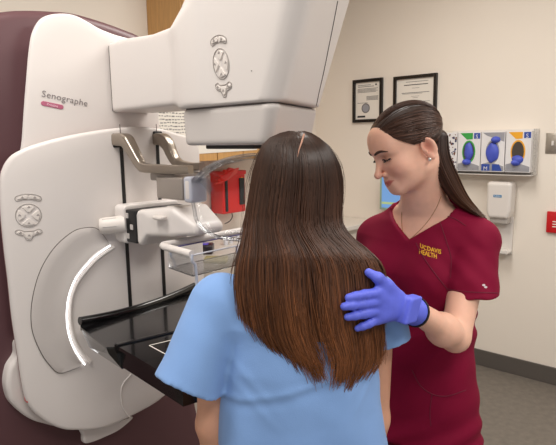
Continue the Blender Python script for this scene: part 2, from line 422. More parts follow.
v, f = lathe(Fr(WR.p(ps + iw * 0.42, 0.0082, pz - ih * 0.7), WR.x, WR.z, WR.y), [(iw * 0.17, 0), (iw * 0.17, 0.0012)], 24); mesh('seal', v, f, M['ink'], t, False, 'grey round seal')
v, f = lathe(Fr(WR.p(ps + iw * 0.42, 0.0092, pz - ih * 0.7), WR.x, WR.z, WR.y), [(iw * 0.13, 0), (iw * 0.13, 0.001)], 24); mesh('seal_centre', v, f, M['boxgrey'], t, False)
ln = [(0.25, 0.10, 0.85, 0.115, 0), (0.2, 0.2, 0.84, 0.225, 1), (0.42, 0.32, 0.62, 0.33, 0), (0.14, 0.47, 0.88, 0.49, 0), (0.16, 0.51, 0.7, 0.52, 0), (0.4, 0.6, 0.62, 0.61, 0), (0.44, 0.65, 0.58, 0.66, 0), (0.12, 0.78, 0.36, 0.79, 0), (0.62, 0.78, 0.9, 0.79, 0), (0.12, 0.83, 0.3, 0.84, 0)]
framed('framed_certificate', ((394.4, 77), (438.6, 73), (436.8, 110.5), (394.6, 111.5)), 'black-framed certificate partly behind the nurse head, right of the two wall documents', ln)

# glove boxes in a clear holder
def gbox(px0, px1, label, kind):
    a = wr(px0, 132, 0.09); b = wr(px1, 132, 0.09); s0, s1 = a[0] + 0.001, b[0] - 0.001
    z1 = wr(500, 131.5, 0.09)[2]; z0 = wr(500, 172, 0.09)[2]; cs = (s0 + s1) / 2; hw = (s1 - s0) / 2; zc = (z0 + z1) / 2; hh = (z1 - z0) / 2
    t = empty('glove_box', WR.p(cs, 0.05, z0), label, 'glove box', 'glove boxes on the wall')
    v, f = rbox(WR, (cs, 0.048, zc), (hw, 0.04, hh), 0.002); mesh('carton', v, f, M['boxwhite'], t, False)
    F0 = Fr(WR.p(cs, 0.0884, zc), WR.x, WR.z, WR.y)
    def quad(name, pts, m, d=0.0004):
        n = len(pts); vv = [F0.p(x * hw, y * hh, d) for x, y in pts] + [F0.p(x * hw, y * hh, -0.001) for x, y in pts]
        ff = [list(range(n)), list(range(2 * n - 1, n - 1, -1))] + [[i, (i + 1) % n, (i + 1) % n + n, i + n] for i in range(n)]
        return mesh(name, vv, ff, m, t, False)
    if kind == 'spots':
        for mm, nm, sd in ((M['brownspot'], 'brown_spots', 3), (M['navyspot'], 'navy_spots', 4)):
            r = random.Random(sd); g = Geo()
            for _ in range(26):
                x, y = r.uniform(-0.85, 0.85), r.uniform(-0.9, 0.9); q = r.uniform(0.003, 0.007)
                g.add(*lathe(Fr(F0.p(x * hw, y * hh, 0), WR.x, WR.z, WR.y), [(q, 0), (q, 0.0006 + 0.0002 * sd)], 8))
            g.obj(nm, mm, t, False)
        return
    ring = {'green': M['bgreen'], 'blue': M['boxgrey'], 'orange': M['borange']}[kind]
    if kind != 'blue': quad('colour_corner', [(-0.8, 0.96), (0.32, 0.96), (0.32, 0.64), (-0.2, 0.62)], ring)
    else: quad('colour_corner', [(-0.9, 0.96), (0.95, 0.96), (0.95, 0.5), (0.2, 0.66), (-0.5, 0.8)], ring)
    quad('grey_wave', [(-0.95, -0.62), (-0.2, -0.5), (0.95, -0.72), (0.95, -0.96), (-0.95, -0.96)], M['boxgrey'])
    if kind != 'blue': quad('size_patch', [(0.42, 0.95), (0.95, 0.95), (0.95, 0.66), (0.42, 0.66)], M['bblue'])
    else:
        quad('size_patch', [(-0.9, -0.62), (-0.2, -0.62), (-0.2, -0.95), (-0.9, -0.95)], M['bblue'], 0.0008); quad('blue_patch', [(0.0, -0.62), (0.6, -0.62), (0.85, -0.95), (0.0, -0.95)], M['bblue'], 0.0008)
    flat_text('S' if kind != 'blue' else 'M', 0.034, lambda x, y: F0.p((0.68 if kind != 'blue' else -0.55) * hw + x, (0.68 if kind != 'blue' else -0.93) * hh + y, 0.0014), 'size_letter', M['boxwhite'], t, center=True)
    el = [(math.cos(k / 28 * 2 * math.pi) * 0.58, math.sin(k / 28 * 2 * math.pi) * 0.58) for k in range(28)]
    quad('opening_ring', [(x, y) for x, y in el], ring, 0.001)
    quad('opening', [(x * 0.82, y * 0.86) for x, y in el], M['opening'], 0.0016)
    big = {'green': (0.40, 0.46, 0.0), 'blue': (0.55, 0.50, -0.02), 'orange': (0.46, 0.22, -0.38)}[kind]
    def gf(p):
        q = np.stack([(p - F0.o) @ F0.x / hw, (p - F0.o) @ F0.y / hh, (p - F0.o) @ F0.z], 1)
        d = (np.sqrt(((q[:, 0]) / big[0]) ** 2 + ((q[:, 1] - big[2]) / big[1]) ** 2 + (q[:, 2] / 0.018) ** 2) - 1) * 0.018
        return d + 0.0025 * noise3(p, hash(kind) % 97 if False else len(kind), 6, (90, 200))
    V, F_ = surf(gf, F0.o - 0.12, F0.o + 0.12, 0.004)
    big_mesh('glove_bundle', V, F_, M['glv'], t)
    if kind in ('green', 'orange', 'blue'):
        c2 = F0.p((-0.1 if kind != 'blue' else 0.25) * hw, (-0.52 if kind != 'blue' else 0.6) * hh, 0.006)
        def gf2(p): return s_ell(p - 0.0, c2, (0.03, 0.02, 0.02)) + 0.003 * noise3(p, 5 + len(kind), 5, (100, 220))
        V, F_ = surf(gf2, c2 - 0.06, c2 + 0.06, 0.004); big_mesh('hanging_glove', V, F_, M['glv'], t)
gbox(447, 457.6, 'speckled brown and navy glove box, leftmost of the wall glove boxes', 'spots')
gbox(458, 481, 'glove box with a green ring and green corner', 'green')
gbox(481.4, 505.5, 'glove box with grey top and blue gloves bulging out, no coloured ring', 'blue')
gbox(506, 532, 'glove box with an orange ring and orange corner, half empty', 'orange')
s0 = wr(446, 150, 0.09)[0]; s1 = wr(533, 150, 0.09)[0]; z0 = wr(500, 174.5, 0.09)[2]; z1 = wr(500, 129.5, 0.09)[2]
t = empty('glove_box_holder', WR.p((s0 + s1) / 2, 0.002, z0), 'clear acrylic wall holder carrying the row of glove boxes', 'holder')
g = Geo()
g.add(*rbox(WR, ((s0 + s1) / 2, 0.003, (z0 + z1) / 2), ((s1 - s0) / 2, 0.0025, (z1 - z0) / 2))); g.add(*rbox(WR, ((s0 + s1) / 2, 0.05, z0 - 0.002), ((s1 - s0) / 2, 0.05, 0.002)))
g.obj('back_and_shelf', M['disp'], t, False)
g = Geo()
g.add(*rbox(WR, (s1 + 0.004, 0.05, (z0 + z1) / 2), (0.002, 0.05, (z1 - z0) / 2))); g.add(*rbox(WR, (s0 - 0.004, 0.05, (z0 + z1) / 2), (0.002, 0.05, (z1 - z0) / 2)))
g.add(*rbox(WR, ((s0 + s1) / 2, 0.098, z0 + 0.02), ((s1 - s0) / 2, 0.0015, 0.02)))
g.obj('side_and_lip', M['acrylic'], t, False)

# soap dispenser
a = wr(486.5, 183, 0.1); b = wr(512, 183, 0.1); zt = wr(499, 182, 0.1)[2]; zb = wr(499, 219, 0.1)[2]; cs = (a[0] + b[0]) / 2; hw = (b[0] - a[0]) / 2
t = empty('soap_dispenser', WR.p(cs, 0.0, zb), 'white wall soap dispenser with a blue badge below the glove boxes', 'dispenser')
def sd_(p):
    q = np.stack([(p - WR.o) @ WR.x - cs, (p - WR.o) @ WR.y, p[:, 2]], 1)
    w = np.interp(q[:, 2], [zb, zb + 0.05, zt], [0.8, 0.97, 1.0])
    q2 = q.copy(); q2[:, 0] /= w
    return s_box(q2, (0, 0.055, (zt + zb) / 2), (hw, 0.05, (zt - zb) / 2), 0.022)
c0 = WR.p(cs, 0.05, (zt + zb) / 2); V, F_ = surf(sd_, c0 - 0.2, c0 + 0.2, 0.005); big_mesh('cover', V, F_, M['disp'], t)
g = Geo(); g.add(*rbox(WR, (cs, 0.05, zb - 0.012), (hw * 0.72, 0.035, 0.022), 0.01)); g.obj('nozzle_housing', M['dispgrey'], t)
F0 = Fr(WR.p(cs - hw * 0.05, 0.1055, zb + (zt - zb) * 0.62), WR.x, WR.z, WR.y)
v, f = rbox(F0, (0, 0, 0), (hw * 0.33, 0.008, 0.0012), 0.001); mesh('badge', v, f, M['bluelogo'], t, False)
flat_text('PURELL', 0.013, lambda x, y: F0.p(x, y - 0.0045, 0.0018), 'badge_lettering', M['boxwhite'], t, center=True)
zq = wr(501, 254, 0.09)[2]
g = Geo(); g.add(*rbox(WR, (cs + hw * 0.25, 0.008, (zb + zq) / 2), (hw * 0.62, 0.008, (zb - zq) / 2 + 0.01), 0.005)); g.add(*rbox(WR, (cs + hw * 0.25, 0.05, zq + 0.008), (hw * 0.62, 0.05, 0.008), 0.006)); g.add(*rbox(WR, (cs + hw * 0.25, 0.097, zq + 0.016), (hw * 0.62, 0.004, 0.012), 0.003))
g.obj('drip_tray', M['disp'], t)
# switch plate
a = wr(546.5, 133); b = wr(546.5, 153.5); hgt = a[2] - b[2]; sc = a[0] + hgt * 0.33
t = empty('light_switch', WR.p(sc, 0, b[2]), 'steel light switch plate on the wall right of the glove boxes', 'light switch')
v, f = rbox(WR, (sc, 0.003, (a[2] + b[2]) / 2), (hgt * 0.33, 0.003, hgt / 2), 0.002); mesh('plate', v, f, M['steel'], t)
v, f = rbox(WR, (sc, 0.008, (a[2] + b[2]) / 2), (0.006, 0.006, 0.014), 0.002); mesh('toggle', v, f, M['disp'], t)
for dz in (-0.36, 0.36):
    v, f = lathe(Fr(WR.p(sc, 0.006, (a[2] + b[2]) / 2 + dz * hgt), WR.x, WR.z, WR.y), [(0.004, 0), (0.003, 0.0015)], 10); mesh('screw', v, f, M['steel'], t)
# red alarm plate
a = wr(548, 211); b = wr(548, 232); hgt = a[2] - b[2]; sc = a[0] + hgt * 0.45
t = empty('alarm_plate', WR.p(sc, 0, b[2]), 'red wall sign at the right photo edge below the switch', 'sign')
v, f = rbox(WR, (sc, 0.01, (a[2] + b[2]) / 2), (hgt * 0.45, 0.01, hgt / 2), 0.003); mesh('plate', v, f, M['redsign'], t)
g = Geo()
for k in range(3): g.add(*rbox(WR, (sc, 0.0205, b[2] + hgt * (0.3 + 0.12 * k)), (hgt * 0.18, 0.0006, 0.003)))
g.obj('small_print', M['paper'], t, False)

# ------------------------------------------------------------------ things at the wall behind the machine
CT = 0.92
t = empty('base_cabinet', WB.p(0.9, 0.29, 0.0), 'pale laminate base cabinet under the white worktop behind the patient', 'cabinet')
v, f = rbox(WB, (0.9, 0.29, 0.47), (0.88, 0.275, 0.42), 0.003); mesh('body', v, f, M['cabwhite'], t, False)
v, f = rbox(WB, (0.9, 0.27, 0.03), (0.86, 0.25, 0.03)); mesh('plinth', v, f, M['blackm'], t, False)
for k in range(3):
    sx = 0.32 + k * 0.58
    v, f = rbox(WB, (sx, 0.573, 0.47), (0.28, 0.009, 0.39), 0.002); d = mesh('door', v, f, M['cabwhite'], t, False)
    v, f = tube([WB.p(sx + 0.2, 0.582, 0.7), WB.p(sx + 0.2, 0.605, 0.71), WB.p(sx + 0.2, 0.605, 0.79), WB.p(sx + 0.2, 0.582, 0.8)], 0.005, 8); mesh('handle', v, f, M['steel'], d)
v, f = rbox(WB, (0.9, 0.3, CT - 0.015), (0.895, 0.3, 0.015), 0.004); tag(mesh('worktop', v, f, M['counter'], None, False), 'white worktop running along the back wall behind the patient', 'worktop')
# wall cabinet with papers
zc0, zc1 = wb(226, 160, 0.33)[2], 2.45; sL = wb(147, 20, 0.0)[0]; sR = wb(288, 150, 0.33)[0]
t = empty('wall_cabinet', WB.p((sL + sR) / 2, 0.165, zc0), 'maple wall cabinet above the machine arm and behind the tube head', 'cabinet')
v, f = rbox(WB, ((sL + sR) / 2, 0.155, (zc0 + zc1) / 2 + 0.01), ((sL - sR) / 2, 0.154, (zc1 - zc0) / 2 - 0.01), 0.002); mesh('carcass', v, f, M['wood'], t, False)
n = 4; dw = (sL - sR) / n
for k in range(n):
    sx = sR + dw * (k + 0.5)
    v, f = rbox(WB, (sx, 0.321, (zc0 + zc1) / 2), (dw / 2 - 0.003, 0.01, (zc1 - zc0) / 2), 0.002); d = mesh('door', v, f, M['wood'], t, False)
    hx = sx + (dw / 2 - 0.05) * (1 if k % 2 else -1)
    v, f = tube([WB.p(hx, 0.33, zc0 + 0.3), WB.p(hx, 0.355, zc0 + 0.31), WB.p(hx, 0.355, zc0 + 0.4), WB.p(hx, 0.33, zc0 + 0.41)], 0.005, 8); mesh('handle', v, f, M['steel'], d)
def note(px, label, nlines, seed, d=0.3325):
    L = [wb(*q, d) for q in px]; s = [l[0] for l in L]; z = [l[2] for l in L]
    t = empty('paper_notice', WB.p(sum(s) / 4, d, min(z)), label, 'paper', 'papers taped to the wall cabinet')
    vv = [WB.p(l[0], d, l[2]) for l in L] + [WB.p(l[0], d - 0.0012, l[2]) for l in L]
    mesh('sheet', vv, [[0, 1, 2, 3], [7, 6, 5, 4]] + [[i, (i + 1) % 4, (i + 1) % 4 + 4, i + 4] for i in range(4)], M['paper'], t, False)
    r = random.Random(seed); g = Geo(); s0, s1, z0, z1 = min(s), max(s), min(z), max(z)
    for k in range(nlines):
        zz = z1 - (z1 - z0) * (k + 1.2) / (nlines + 2); x = s1 - 0.012
        while x > s0 + 0.03:
            w = r.uniform(0.006, 0.02); h = r.uniform(0.002, 0.0035); g.add(*rbox(WB, (x - w / 2, d + 0.0006, zz + r.uniform(-0.002, 0.002)), (w / 2, 0.0005, h))); x -= w + r.uniform(0.004, 0.009)
    g.obj('handwriting', M['ink'], t, False)
note(((150, 112), (193, 110), (193, 150), (150, 152)), 'handwritten paper sheet taped above the silver handles', 11, 3)
note(((197, 130), (257, 126), (257, 150), (197, 154)), 'paper sheet taped to the wall cabinet directly below the tube head', 3, 9, 0.3340)
# red sharps container on the wall
rc = wb(233.5, 193, 0.12); zz0 = wb(233, 213, 0.12)[2]; zz1 = wb(233, 171, 0.12)[2]; hw = abs(wb(222, 193, 0.12)[0] - wb(245, 193, 0.12)[0]) / 2
t = empty('sharps_container', WB.p(rc[0], 0.0, zz0), 'bright red sharps container on the back wall beside the patient head', 'container')
v, f = rbox(WB, (rc[0], 0.068, (zz0 + zz1) / 2), (hw, 0.062, (zz1 - zz0) / 2), 0.012); mesh('body', v, f, M['red'], t)
v, f = rbox(WB, (rc[0], 0.07, zz1 - 0.012), (hw + 0.003, 0.067, 0.014), 0.006); mesh('lid', v, f, M['red'], t)
for k, sx in enumerate((rc[0] + hw * 0.72, rc[0] - hw * 0.62)):
    v, f = rbox(WB, (sx, 0.134, (zz0 + zz1) / 2 - 0.005 + 0.006 * k), (hw * (0.09 + 0.12 * k), 0.006, (zz1 - zz0) * (0.42 - 0.1 * k)), 0.003); mesh('strap', v, f, M['blackm'], t)
v, f = lathe(Fr(WB.p(rc[0] - hw * 0.65, 0.131, zz1 - 0.05), -WB.x, WB.z, WB.y), [(0.008, 0), (0.006, 0.004)], 12); mesh('lock', v, f, M['yellow'], t)
P = crom([WB.p(rc[0] - hw * 0.3, 0.06, zz0 + 0.004), WB.p(rc[0] - hw * 0.2, 0.08, zz0 - 0.03), WB.p(rc[0] - hw * 0.05, 0.07, zz0 - 0.06), WB.p(rc[0] + hw * 0.3, 0.06, zz0 - 0.075)], 6)
v, f = tube(P, 0.003, 6); mesh('cord', v, f, M['blackm'], t)
# jagged red shape added for the container's refraction in the clear shield edge
g = Geo(); B0 = WB.p(rc[0] + hw * 1.0, 0.19, zz1 - 0.012)
pts = [(-0.09, 0.035), (-0.045, 0.03), (-0.02, 0.04), (0.0, 0.02), (0.03, 0.03), (0.045, 0.0), (0.075, 0.0), (0.06, -0.02), (0.1, -0.03), (0.075, -0.04), (0.105, -0.06), (0.06, -0.055), (0.03, -0.04), (-0.03, -0.02), (-0.08, 0.0)]
vv = [B0 + WB.x * a * 1.05 + Z3 * b + WB.y * (0.012 * math.sin(i * 1.7)) for i, (a, b) in enumerate(pts)]
vv += [p - WB.y * 0.02 for p in vv]; nn = len(pts)
mesh_ = mesh('refracted_red_shape', vv, [list(range(nn)), list(range(2 * nn - 1, nn - 1, -1))] + [[i, (i + 1) % nn, (i + 1) % nn + nn, i + nn] for i in range(nn)], M['red'], None, False)
tag(mesh_, 'added jagged red shape imitating the sharps container refracted by the clear shield', 'refraction')
# small wall outlet
o_ = wb(212, 212, 0.0); v, f = rbox(WB, (o_[0], 0.004, o_[2]), (0.035, 0.004, 0.03), 0.002); tag(mesh('wall_outlet', v, f, M['boxgrey'], None), 'small grey wall outlet left of the sharps container', 'outlet')
# things on the worktop
def onz(x, y, z): return onp(x, y, A([0, 0, z]), Z3)
def top_item(x, y): return onz(x, y, CT)
p = top_item(206, 253); F0 = Fr(p, RT, A([0, 1.0, 0]))
t = empty('meter_device', p, 'dark handheld meter with violet screen lying on the worktop', 'device')
v, f = rbox(F0, (0, 0, 0.026), (0.042, 0.05, 0.026), 0.012); mesh('housing', v, f, M['device'], t)
v, f = rbox(F0, (-0.008, -0.008, 0.0525), (0.024, 0.03, 0.0015), 0.001); mesh('screen', v, f, M['devscreen'], t)
for i, (px, py) in enumerate(((226, 245), (231, 243), (238, 241), (244, 240))):
    p = top_item(px, py); F0 = Fr(p, RT, A([0, 1.0, 0]))
    t = empty('specimen_vial', p, ['white vial with violet cap nearest the dark meter', 'white vial with violet cap, second from the dark meter', 'white vial with violet cap, third from the dark meter', 'white vial with violet cap nearest the patient hair'][i], 'vial', 'vials on the worktop')
    v, f = lathe(F0, [(0.013, 0), (0.014, 0.005), (0.014, 0.045), (0.010, 0.05)], 14); mesh('bottle', v, f, M['vial'], t)
    v, f = lathe(F0, [(0.0125, 0.049), (0.0125, 0.068), (0.011, 0.07)], 14); mesh('cap', v, f, M['violet'], t)
p = top_item(216, 262); F0 = Fr(p, RT, A([0, 1.0, 0])); v, f = rbox(F0, (0, 0, 0.012), (0.06, 0.05, 0.012), 0.01); tag(mesh('folded_cloth', v, f, M['olive'], None), 'folded olive cloth lying in front of the dark meter', 'cloth')
# monitor on a wall bracket behind the nurse
a = wr(379.5, 208, 0.13); b = wr(436, 208, 0.13); z1 = wr(386, 171, 0.13)[2]; z0 = a[2] - 0.01
Fm = Fr(WR.p((a[0] + b[0]) / 2, 0.13, (z0 + z1) / 2), WR.x, WR.y); hw = (b[0] - a[0]) / 2; hz = (z1 - z0) / 2
t = empty('computer_monitor', WR.p((a[0] + b[0]) / 2, 0.02, z0), 'wall-mounted monitor with a lit blue screen behind the nurse chin', 'monitor')
v, f = rbox(Fm, (0, -0.015, 0), (hw, 0.015, hz), 0.004); mesh('bezel', v, f, M['bezel'], t)
v, f = rbox(Fm, (0.0, 0.0006, 0.0), (hw - 0.018, 0.001, hz - 0.016)); mesh('screen', v, f, M['screen'], t, False)
v, f = rbox(Fm, (0.0, 0.0016, -hz + 0.05), (hw - 0.02, 0.001, 0.008)); mesh('task_bar', v, f, M['screenbar'], t, False)
g = Geo(); g.add(*rbox(Fm, (0, -0.075, 0), (0.02, 0.048, 0.02), 0.004)); g.add(*rbox(Fm, (0, -0.124, 0), (0.05, 0.005, 0.06), 0.003)); g.obj('bracket', M['device'], t)

# ------------------------------------------------------------------ the mammography machine
MU = unit((0.69, 0.72, 0)); MN = A([MU[1], -MU[0], 0]); MO = A([-0.46, 1.765, 0])
FM = Fr(MO, MU, MN)                       # a across the machine, c out of its front, z up
def pn(x, y, a): l = FM.loc(onp(x, y, MO + MU * a, MU)); return l[1], l[2]
def pz(x, y, z): l = FM.loc(onz(x, y, z)); return l[0], l[1]
def cfl(a): return -0.55 * (a - 0.02) ** 2             # the lower plate bows back towards its sides
def cfu(a): return -0.055 - 0.45 * (a - 0.02) ** 2
def ps(x, y, cf, off=0.0):
    c = 0.0
    for _ in range(25):
        l = FM.loc(onp(x, y, MO + MN * (c + off), MN)); c = cf(l[0])
    return A([l[0], l[2]])
mm = empty('mammography_machine', FM.p(0.02, -0.3, 0), 'large white and plum breast x-ray machine with tube head and black detector shelf', 'x-ray machine')
# plum column: a rounded slab standing behind the white plates
oc = [(-0.62, 0.02), (-0.62, 1.0), (-0.62, 1.7), (-0.57, 1.83)] + [tuple(ps(x, y, lambda a: -0.16)) for x, y in ((0, 11), (28, 9), (55, 10), (75, 12), (100, 19), (125, 28), (144, 37))] + [(0.17, 1.84), (0.175, 1.75), (0.178, 1.6), (0.185, 1.25), (0.24, 1.05), (0.33, 0.85), (0.33, 0.45), (0.33, 0.02)]
oc = crom(oc, 4, True)
v, f = plate(oc, lambda a, b, d: FM.p(a, -0.16 - d - 0.25 * max(0, abs(a + 0.1) - 0.2) ** 2, b), 0.3, 0.03, (-0.14, 1.0)); mesh('column', v, f, M['plum'], mm)
# upper white panel
ou = [ps(x, y, cfu) for x, y in ((21, 160), (23, 140), (25, 110), (28, 72), (30, 50), (33, 33), (40, 20), (50, 14.5), (64, 13), (76, 15), (88, 21), (100, 28), (115, 34), (130, 38), (145, 41))]
ou += [A([0.13, 1.835]), A([0.14, 1.80]), A([0.143, 1.72]), A([0.145, 1.55]), A([0.145, 1.44]), A([0.0, 1.42]), A([-0.3, 1.44])]
ou = crom(ou, 4, True)
v, f = plate(ou, lambda a, b, d: FM.p(a, cfu(a) - d, b), 0.07, 0.010, (-0.02, 1.62), taper=0.16); mesh('upper_panel', v, f, M['white'], mm)
# lower gantry plate
ol = [ps(x, y, cfl) for x, y in ((11, 157), (4, 168), (1, 183), (2, 215), (5.4, 251), (9, 280), (13, 318), (18, 351), (24, 390), (29, 405), (37, 415), (51, 425), (64, 430), (79, 431), (103, 429), (134, 416), (166, 396))]
ol += [A([0.19, 0.70]), A([0.27, 0.82]), A([0.30, 1.0]), A([0.30, 1.25]), A([0.30, 1.42]), A([0.285, 1.52])]
ol += [ps(x, y, cfl) for x, y in ((172, 131.5), (162, 128.5), (140, 126.5), (117, 128), (95, 131), (75, 134.5), (59, 138), (44, 142), (30, 146.5), (20, 151))]
ol = crom(ol, 4, True)
v, f = plate(ol, lambda a, b, d: FM.p(a, cfl(a) - d, b), 0.07, 0.012, (-0.06, 1.08), taper=0.10); mesh('gantry_plate', v, f, M['white'], mm)
# grey plum edge band behind the plate rim
v, f = plate([(-0.06 + (p[0] + 0.06) * 0.985, 1.08 + (p[1] - 1.08) * 0.992) for p in ol], lambda a, b, d: FM.p(a, cfl(a) - 0.028 - d, b), 0.05, 0.006, (-0.06, 1.08), taper=0.1); mesh('plate_edge_band', v, f, mat('edge_band_mauve', (150, 116, 116), 0.45), mm)
# left rear lobe and foot leaf
lo_ = [ps(x, y, lambda a: -0.17) for x, y in ((14, 338), (11, 352), (4, 364), (1.3, 379), (3, 391), (7, 400), (20, 412), (36, 419), (60, 420), (60, 380), (40, 340))]
v, f = plate(crom(lo_, 5, True), lambda a, b, d: FM.p(a, -0.125 - d, b), 0.07, 0.015); mesh('rear_lobe', v, f, M['white'], mm)
c0 = ps(26, 395, lambda a: -0.115); v, f = rbox(FM, (c0[0], -0.10, c0[1]), (0.008, 0.012, 0.016), 0.003); mesh('stop_button', v, f, M['red'], mm)
lf = [ps(x, y, lambda a: -0.10) for x, y in ((84, 428), (83, 436), (84, 443), (92, 442), (105, 437), (120, 429), (133, 417), (120, 420))]
v, f = plate(crom(lf, 5, True), lambda a, b, d: FM.p(a, -0.095 - d, b), 0.02, 0.008); mesh('foot_cover', v, f, M['white'], mm)
# slots
for x0, y0, x1, y1 in ((117.5, 134, 133.5, 314), (155, 133, 166.5, 306)):
    p0 = ps(x0, y0, cfl); p1 = ps(x1, y1, cfl); am = (p0[0] + p1[0]) / 2
    v, f = rbox(FM, (am, cfl(am), (p0[1] + p1[1]) / 2), (0.0058, 0.0022, (p0[1] - p1[1]) / 2)); mesh('slot', v, f, M['blackm'], mm, False)
    v, f = tube([FM.p(am, cfl(am) + 0.001, p0[1]), FM.p(am, cfl(am) + 0.0, p0[1] + 0.03)], 0.0012, 6); mesh('slot_seam', v, f, M['seam'], mm)
# crescent cover with seam and light strip
oo = crom([(108, 243), (100, 231.5), (93.5, 227.5), (82, 228), (72, 231.7), (58, 243), (47, 257), (38, 275), (32, 298), (30.5, 318), (33, 335), (42, 355), (52, 368), (59, 373), (70, 370), (80, 366)], 4)
ii = crom([(108, 243.5), (92, 254), (77, 271), (70, 284), (66, 298), (64.3, 312), (65, 325), (67, 337), (72, 350), (80, 363)], 6)
def resamp(P, n):
    P = A(P); d = np.r_[0, np.cumsum(np.linalg.norm(np.diff(P, axis=0), axis=1))]; t = np.linspace(0, d[-1], n); return np.stack([np.interp(t, d, P[:, k]) for k in range(P.shape[1])], 1)
oo = resamp(oo, 60); ii = resamp(ii, 60)
oa = A([ps(x, y, cfl) for x, y in oo]); ia = A([ps(x, y, cfl) for x, y in ii])
v = []; f = []; K = 9
prof = [(0.0, -0.002), (0.0, 0.003), (0.03, 0.005), (0.3, 0.0045), (0.6, 0.004), (0.85, 0.006), (0.97, 0.010), (1.0, 0.010), (1.0, -0.002)]
for i in range(60):
    for t, h in prof: p = oa[i] * (1 - t) + ia[i] * t; v.append(FM.p(p[0], cfl(p[0]) + h, p[1]))
for i in range(59):
    for k in range(K - 1): f.append([i * K + k, i * K + k + 1, (i + 1) * K + k + 1, (i + 1) * K + k])
mesh('crescent_cover', v, f, M['white2'], mm)
v, f = tube([FM.p(p[0], cfl(p[0]) + 0.003, p[1]) for p in oa], 0.0014, 6); mesh('cover_seam', v, f, M['seam'], mm)
li = resamp(crom([(109, 245), (94, 255.5), (79, 271.5), (71.5, 284), (67, 298), (65.5, 312), (66, 325), (68.5, 337), (74, 350), (83.5, 364)], 6), 48)
v, f = tube([FM.p(p[0], cfl(p[0]) + 0.009, p[1]) for p in [ps(x, y, cfl) for x, y in li]], 0.0025, 8); mesh('light_strip', v, f, M['led'], mm)
# raised dish around the detector pivot, to the right of the strip
dr = [ps(x, y, cfl) for x, y in resamp(crom([(114, 247), (98, 258), (83, 274), (75, 287), (71, 300), (70, 314), (71, 328), (75, 341), (82, 353), (90, 362)], 6), 40)]
v, f = tube([FM.p(p[0], cfl(p[0]) + 0.002, p[1]) for p in dr], 0.006, 8); mesh('pivot_rim', v, f, M['white'], mm)
dr = [ps(x, y, cfl) for x, y in crom([(131, 374), (123, 384), (121, 393), (122.7, 407), (130, 417.5)], 6)]
v, f = tube([FM.p(p[0], cfl(p[0]) + 0.0005, p[1]) for p in dr], 0.0025, 6); mesh('lower_seam', v, f, M['white'], mm)

# button pads: raised keys with a rim groove
def pad(fn, sc, sy, parent, name='button_pad'):
    """fn(x,y,d) -> world; three groups of keys"""
    rim = Geo(); keys = []
    def ring(P, r=0.0011): rim.add(*tube([fn(x * sc, y * sy, 0.0004) for x, y in P], r, 6, cap=False))
    def key(P, icon):
        c = A(P).mean(0); o = [(x * 0.94 + c[0] * 0.06, y * 0.94 + c[1] * 0.06) for x, y in P]
        keys.append((plate([(x * sc, y * sy) for x, y in o], lambda a, b, d: fn(a, b, 0.0028 - d), 0.004, 0.0016), icon, c))
    circ = lambda r, a0, a1, n: [(r * math.cos(a0 + (a1 - a0) * k / n), r * math.sin(a0 + (a1 - a0) * k / n)) for k in range(n + 1)]
    ring(circ(1.0, 0, 2 * math.pi, 40)); 
    for q in range(4):
        a0 = q * math.pi / 2 - math.pi / 4 + 0.16; a1 = a0 + math.pi / 2 - 0.32
        mid = q * math.pi / 2
        key(circ(0.88, a0, a1, 8) + [(0.2 * math.cos(mid) + 0.1 * math.cos(mid + 1.2), 0.2 * math.sin(mid) + 0.1 * math.sin(mid + 1.2)), (0.2 * math.cos(mid) + 0.1 * math.cos(mid - 1.2), 0.2 * math.sin(mid) + 0.1 * math.sin(mid - 1.2))], 0)
    up = [(-1.0, 1.36), (-0.95, 1.62), (-0.5, 1.80), (0, 1.86), (0.5, 1.80), (0.95, 1.62), (1.0, 1.36), (0.8, 1.25), (0.4, 1.36), (0, 1.39), (-0.4, 1.36), (-0.8, 1.25)]
    ring(crom(up, 4, True) + [up[0]])
    for s in (-1, 1): key(crom([(s * 0.08, 1.46), (s * 0.08, 1.76), (s * 0.5, 1.70), (s * 0.86, 1.54), (s * 0.88, 1.38), (s * 0.5, 1.42)], 4, True), 0)
    dn = [(-1.0, -1.32), (-0.7, -1.22), (-0.35, -1.36), (0.35, -1.36), (0.7, -1.22), (1.0, -1.32), (0.98, -1.58), (0.6, -1.74), (0.38, -1.8), (0.2, -2.12), (0, -2.18), (-0.2, -2.12), (-0.38, -1.8), (-0.6, -1.74), (-0.98, -1.58)]
    ring(crom(dn, 4, True) + [dn[0]])
    for s in (-1, 1): key(crom([(s * 0.42, -1.46), (s * 0.72, -1.34), (s * 0.9, -1.42), (s * 0.86, -1.55), (s * 0.55, -1.66), (s * 0.42, -1.66)], 4, True), 0)
    key(crom([(-0.3, -1.5), (0.3, -1.5), (0.28, -1.8), (0.12, -2.04), (-0.12, -2.04), (-0.28, -1.8)], 4, True), 0)
    ro = rim.obj(name, M['padrim'], parent)
    ro['label'] = 'raised control buttons'
    for (vv, ff), ic, c in keys:
        k = mesh('button', vv, ff, M['btn'], ro)
    for (vv, ff), ic, c in keys:
        x, y = c[0] * sc, c[1] * sy
        mesh('button_icon', *plate([(x - 0.0042, y - 0.0012), (x + 0.0042, y - 0.0012), (x + 0.0008, y + 0.0042), (x - 0.0008, y + 0.0042)], lambda a, b, d: fn(a, b, 0.0034 - d), 0.001, 0.0002), M['icon'], ro, False)
cb = ps(28.5, 215.5, cfl)
th = -0.06
def fpl(x, y, d):
    a = cb[0] + x * math.cos(th) - y * math.sin(th); b = cb[1] + x * math.sin(th) + y * math.cos(th); return FM.p(a, cfl(a) + d, b)
pad(fpl, 0.0325, 0.034, mm)
